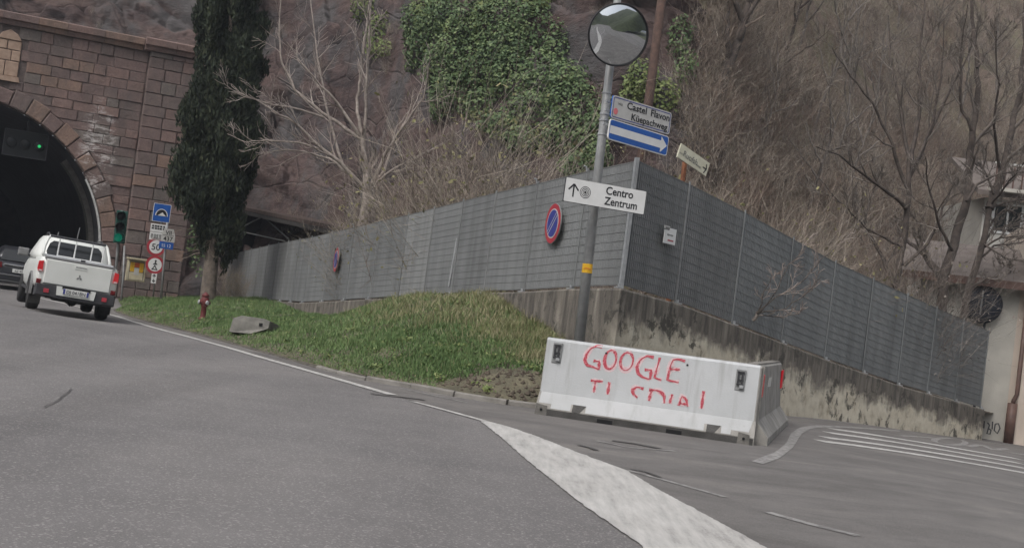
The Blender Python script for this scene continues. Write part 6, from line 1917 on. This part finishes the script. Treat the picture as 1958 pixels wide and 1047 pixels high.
def ivy(name, label, blobs_px, material, seed, dens=640, size=0.07):
    blobs = []
    for px, py, rx, ry in blobs_px:
        c_ = on_cliff(px, py); d_ = c_.y
        c_ = P(px, py, (d_ - 0.2) / KD)
        blobs.append((np.array(c_), (rx * d_ / FPX, 0.75, ry * d_ / FPX)))
    A_ = leaf_cloud(blobs, dens, size, seed)
    org = np.array(blobs[-1][0])
    root = thing(name, label, 'ivy', loc=org)
    npmesh('foliage', A_.reshape(-1, 3) - org, np.arange(len(A_) * 4).reshape(-1, 4), material, root)
    rs = random.Random(seed); st = []
    for c_, rad in blobs:
        for k_ in range(3):
            st.append(([Vector(c_) + Vector((rs.uniform(-.5, .5) * rad[0], 0.5, -rad[2])), Vector(c_) + Vector((rs.uniform(-.3, .3), 0.2, 0)), Vector(c_) + Vector((rs.uniform(-.8, .8) * rad[0], 0, rad[2] * 0.8))], [0.03, 0.02, 0.008]))
    V, Fq = tubes(st); tag(npmesh('stems', V - org, Fq, 'bark_dark', root), kind='stuff')
ivy('ivy_thicket', 'large dark green ivy mass hanging over the rock left of the mirror', [(835, 55, 45, 65), (885, 100, 62, 68), (800, 90, 30, 50), (860, 30, 50, 45), (1150, 230, 30, 50), (1140, 300, 30, 45), (1075, 255, 45, 45), (1060, 110, 30, 70), (1000, 270, 40, 30), (960, 240, 45, 30), (1105, 320, 40, 30), (905, 40, 45, 55), (975, 100, 55, 60), (840, 130, 40, 45), (790, 40, 25, 40), (950, 50, 50, 75), (1010, 60, 55, 90), (985, 150, 60, 60), (1040, 150, 50, 60), (1095, 195, 65, 50), (1125, 270, 40, 60), (1085, 150, 45, 35), (880, 170, 50, 50), (930, 130, 60, 60), (1020, 215, 60, 50), (845, 190, 30, 45), (920, 200, 45, 35)], 'ivy', 5)
ivy('ivy_patch', 'light green ivy patch high on the rock above the pale tree', [(722, 70, 26, 50), (700, 15, 30, 30), (740, 95, 20, 20)], 'ivy_light', 6, 420, 0.07)
ivy('ivy_fringe', 'yellow-green ivy tips at the top of the ivy mass', [(820, 25, 32, 35), (925, 35, 22, 70), (1030, 15, 35, 25), (870, 60, 25, 30)], 'ivy_light', 7, 420, 0.07)
ivy('olive_bush', 'olive green bush below the ivy mass, left of the sign pole', [(985, 255, 45, 35), (1045, 275, 45, 40), (1090, 300, 35, 35), (930, 235, 40, 30)], 'olive_leaf', 10, 330, 0.06)
ivy('ivy_patch', 'yellow-green ivy patch under the mirror, right of the pole', [(1225, 155, 40, 40), (1265, 185, 40, 35), (1210, 190, 30, 40)], 'ivy_light', 8, 460, 0.07)
ivy('ivy_patch', 'green ivy patch on the slope right of the utility pole', [(1300, 70, 25, 45), (1310, 130, 22, 40)], 'ivy', 9, 330, 0.07)

# ---- cypress by the portal
cb = on_verge(398, 566)
CD = max(23.5, cb.y / KD)
cb = P(398, 566, CD)
cy = thing('cypress_tree', 'tall dark column-shaped cypress standing before the tunnel portal', 'tree', loc=cb)
trk = [cb + Vector((0, 0, -0.5))] + px_path([(400, 540), (404, 500), (410, 450), (425, 300), (440, 100), (450, -100)], CD)
V, Fq = tubes([(resample(trk, 16), lin(0.26, 0.06, 16))]); npmesh('trunk', V - np.array(cb), Fq, 'bark_cypress', cy, smooth=True)
prof_ = [(474, 424, 18), (445, 424, 40), (400, 418, 60), (350, 406, 76), (300, 415, 70), (250, 422, 66), (200, 430, 64), (150, 435, 63), (100, 440, 64), (50, 444, 62), (0, 447, 58), (-60, 452, 52), (-130, 458, 42), (-200, 464, 26)]
blobs = []
rs = random.Random(4)
for i in range(len(prof_) - 1):
    (ya, xa_, wa), (yb_, xb_, wb) = prof_[i], prof_[i + 1]
    for k_ in range(10):
        t = rs.random(); y_ = ya + (yb_ - ya) * t; x_ = xa_ + (xb_ - xa_) * t; w_ = 1.12 * (wa + (wb - wa) * t) * CD * KD / FPX
        ang_ = rs.uniform(0, 6.28); rr = w_ * rs.uniform(0.3, 0.85)
        c_ = P(x_, y_, CD) + Vector((math.cos(ang_) * rr, math.sin(ang_) * rr, 0))
        blobs.append((np.array(c_), (w_ * rs.uniform(0.16, 0.44), w_ * rs.uniform(0.16, 0.44), rs.uniform(0.4, 1.1))))
A_ = leaf_cloud(blobs, 1500, 0.052, 12, 0.35, (0.25, 1.0))
# sprays point upwards
npmesh('crown', A_.reshape(-1, 3) - np.array(cb), np.arange(len(A_) * 4).reshape(-1, 4), 'cypress', cy)
out = []
for k_ in range(14):
    a = P(rs.uniform(395, 415), rs.uniform(430, 490), CD); grow(out, a, Vector((rs.gauss(0, 1), rs.gauss(0, 1), -0.15)), rs.uniform(0.5, 1.2), 0.02, 1, rs, -0.1, 3)
V, Fq = tubes(out); npmesh('dead_twigs', V - np.array(cb), Fq, 'twig_brown', cy)
# creeper at the foot of the portal
blobs = [(np.array(P(px, py, 26.5)), (0.35, 0.3, 0.5)) for px, py in ((378, 440), (376, 470), (380, 500), (372, 455))]
A_ = leaf_cloud(blobs, 130, 0.07, 15)
org = np.array(P(376, 545, 26.5))
o = npmesh('creeper', A_.reshape(-1, 3) - org, np.arange(len(A_) * 4).reshape(-1, 4), 'ivy'); o.location = org
tag(o, 'small green creeper between portal pilaster and cypress trunk', 'creeper')

# ---- grass on the verge
def grass(name, label, n, material, seed, mask, hr, wd):
    r_ = np.random.default_rng(seed)
    u = r_.random(n) ** 0.9 ; v_ = r_.random(n)
    G_ = VV.reshape(NU + 1, NV + 1, 3)
    iu = np.clip((u * NU).astype(int), 0, NU - 1); fu = u * NU - iu
    iv = np.clip((v_ * NV).astype(int), 0, NV - 1); fv = v_ * NV - iv
    p = (G_[iu, iv] * ((1 - fu) * (1 - fv))[:, None] + G_[iu + 1, iv] * (fu * (1 - fv))[:, None] + G_[iu, iv + 1] * ((1 - fu) * fv)[:, None] + G_[iu + 1, iv + 1] * (fu * fv)[:, None])
    cl_ = np.array([noise.noise(Vector((q[0] * 1.1, q[1] * 1.1, 2))) for q in p])
    keep = r_.random(n) < mask(u, v_, cl_, p)
    p, cl_, u, v_ = p[keep], cl_[keep], u[keep], v_[keep]
    m_ = len(p)
    hgt = hr[0] + (hr[1] - hr[0]) * r_.random(m_) ** 1.6 * (0.6 + 0.8 * np.clip(cl_ + 0.5, 0, 1))
    hgt *= 0.5 + 0.5 * np.clip(v_ * 6, 0, 1)
    a = r_.uniform(0, 2 * np.pi, m_)
    side = np.stack([np.cos(a), np.sin(a), 0 * a], 1) * (wd * r_.uniform(0.6, 1.3, m_))[:, None]
    lean = np.stack([r_.normal(0, 0.35, m_), r_.normal(0, 0.35, m_), np.ones(m_)], 1)
    mid = p + lean * (hgt * 0.55)[:, None]
    lean2 = lean + np.stack([r_.normal(0, 0.4, m_), r_.normal(0, 0.4, m_), -0.15 * np.ones(m_)], 1)
    tip = mid + lean2 * (hgt * 0.5)[:, None]
    V = np.stack([p - side, p + side, mid + side * 0.7, mid - side * 0.7, tip], 1)
    b_ = np.arange(m_)[:, None] * 5
    f3 = np.concatenate([b_ + np.array([[0, 1, 2]]), b_ + np.array([[0, 2, 3]]), b_ + np.array([[3, 2, 4]])])
    o = npmesh(name, V.reshape(-1, 3), f3, material)
    tag(o, label, 'grass', kind='stuff')
bare = lambda u, v, c, p: np.clip(1.25 - 1.7 * ss(0.66, 0.84, u) * ss(0.7, 0.12, v) - 0.75 * ss(0.14, 0.0, v) - 1.2 * ss(0.86, 0.93, u), 0, 1) * np.clip(0.85 + c * 0.9, 0.12, 1)
dryz = lambda u, v, c: ss(0.42, 0.56, u) * (1 - ss(0.86, 0.93, u)) * ss(0.28, 0.62, v + 0.25 * c)
grass('grass', 'short green grass on the verge', 240000, 'grass_green', 51, lambda u, v, c, p: bare(u, v, c, p) * (1 - 0.6 * dryz(u, v, c)), (0.028, 0.115), 0.007)
grass('dry_grass', 'straw-coloured taller grass on the mound by the fence', 90000, 'grass_dry', 52, lambda u, v, c, p: bare(u, v, c, p) * (0.03 + 0.85 * dryz(u, v, c)), (0.05, 0.2), 0.005)
# broad-leaved weeds in the grass
r_ = np.random.default_rng(91)
blobs = []
for i in range(150):
    u, v_ = r_.uniform(0.2, 0.86), r_.uniform(0.02, 0.95)
    p = verge_pt(u, v_); w_ = r_.uniform(0.05, 0.16)
    blobs.append((np.array(p) + np.array([0, 0, 0.03]), (w_, w_, 0.05)))
A_ = leaf_cloud(blobs, 900, 0.03, 92, 0.2)
o = npmesh('weeds', A_.reshape(-1, 3), np.arange(len(A_) * 4).reshape(-1, 4), 'ivy_light'); tag(o, 'low broad-leaved weeds scattered in the grass', 'weeds', kind='stuff')
# loose clods on the bare earth by the barrier
r_ = np.random.default_rng(77)
q = MB()
for i in range(420):
    u, v_ = r_.uniform(0.68, 0.9), r_.beta(1.2, 2.2) * 0.55 + 0.015
    p = verge_pt(u, v_); s_ = 0.01 + 0.045 * r_.random() ** 2.5
    dirs = [Vector(d_) for d_ in ((1, 0, 0), (0, 1, 0), (-1, 0, 0), (0, -1, 0), (0, 0, 1), (0, 0, -1))]
    q.add([p + d_ * s_ * r_.uniform(0.6, 1.3) for d_ in dirs], [(0, 1, 4), (1, 2, 4), (2, 3, 4), (3, 0, 4), (1, 0, 5), (2, 1, 5), (3, 2, 5), (0, 3, 5)])
o = q.build('earth_clods', 'soil'); tag(o, 'loose earth clods beside the white barrier', 'earth', kind='stuff')

# ================================================================== ADDED HAZE, LIFTS THE DARK TONES
hm = bpy.data.materials.new('added_haze'); hm.use_nodes = True
hn = hm.node_tree; hn.nodes.remove(hn.nodes['Principled BSDF'])
pv = hn.nodes.new('ShaderNodeVolumePrincipled')
pv.inputs['Color'].default_value = (0.82, 0.86, 0.95, 1)
pv.inputs['Density'].default_value = 0.0007
pv.inputs['Anisotropy'].default_value = 0.2
hn.links.new(pv.outputs[0], hn.nodes['Material Output'].inputs['Volume'])
MATS['added_haze'] = hm
q = MB(); q.box((0, 0, 44), (2200, 2200, 92)); hz = q.build('haze', 'added_haze')
tag(hz, 'thin pale haze added over the whole scene to lift dark tones', 'haze', kind='stuff')
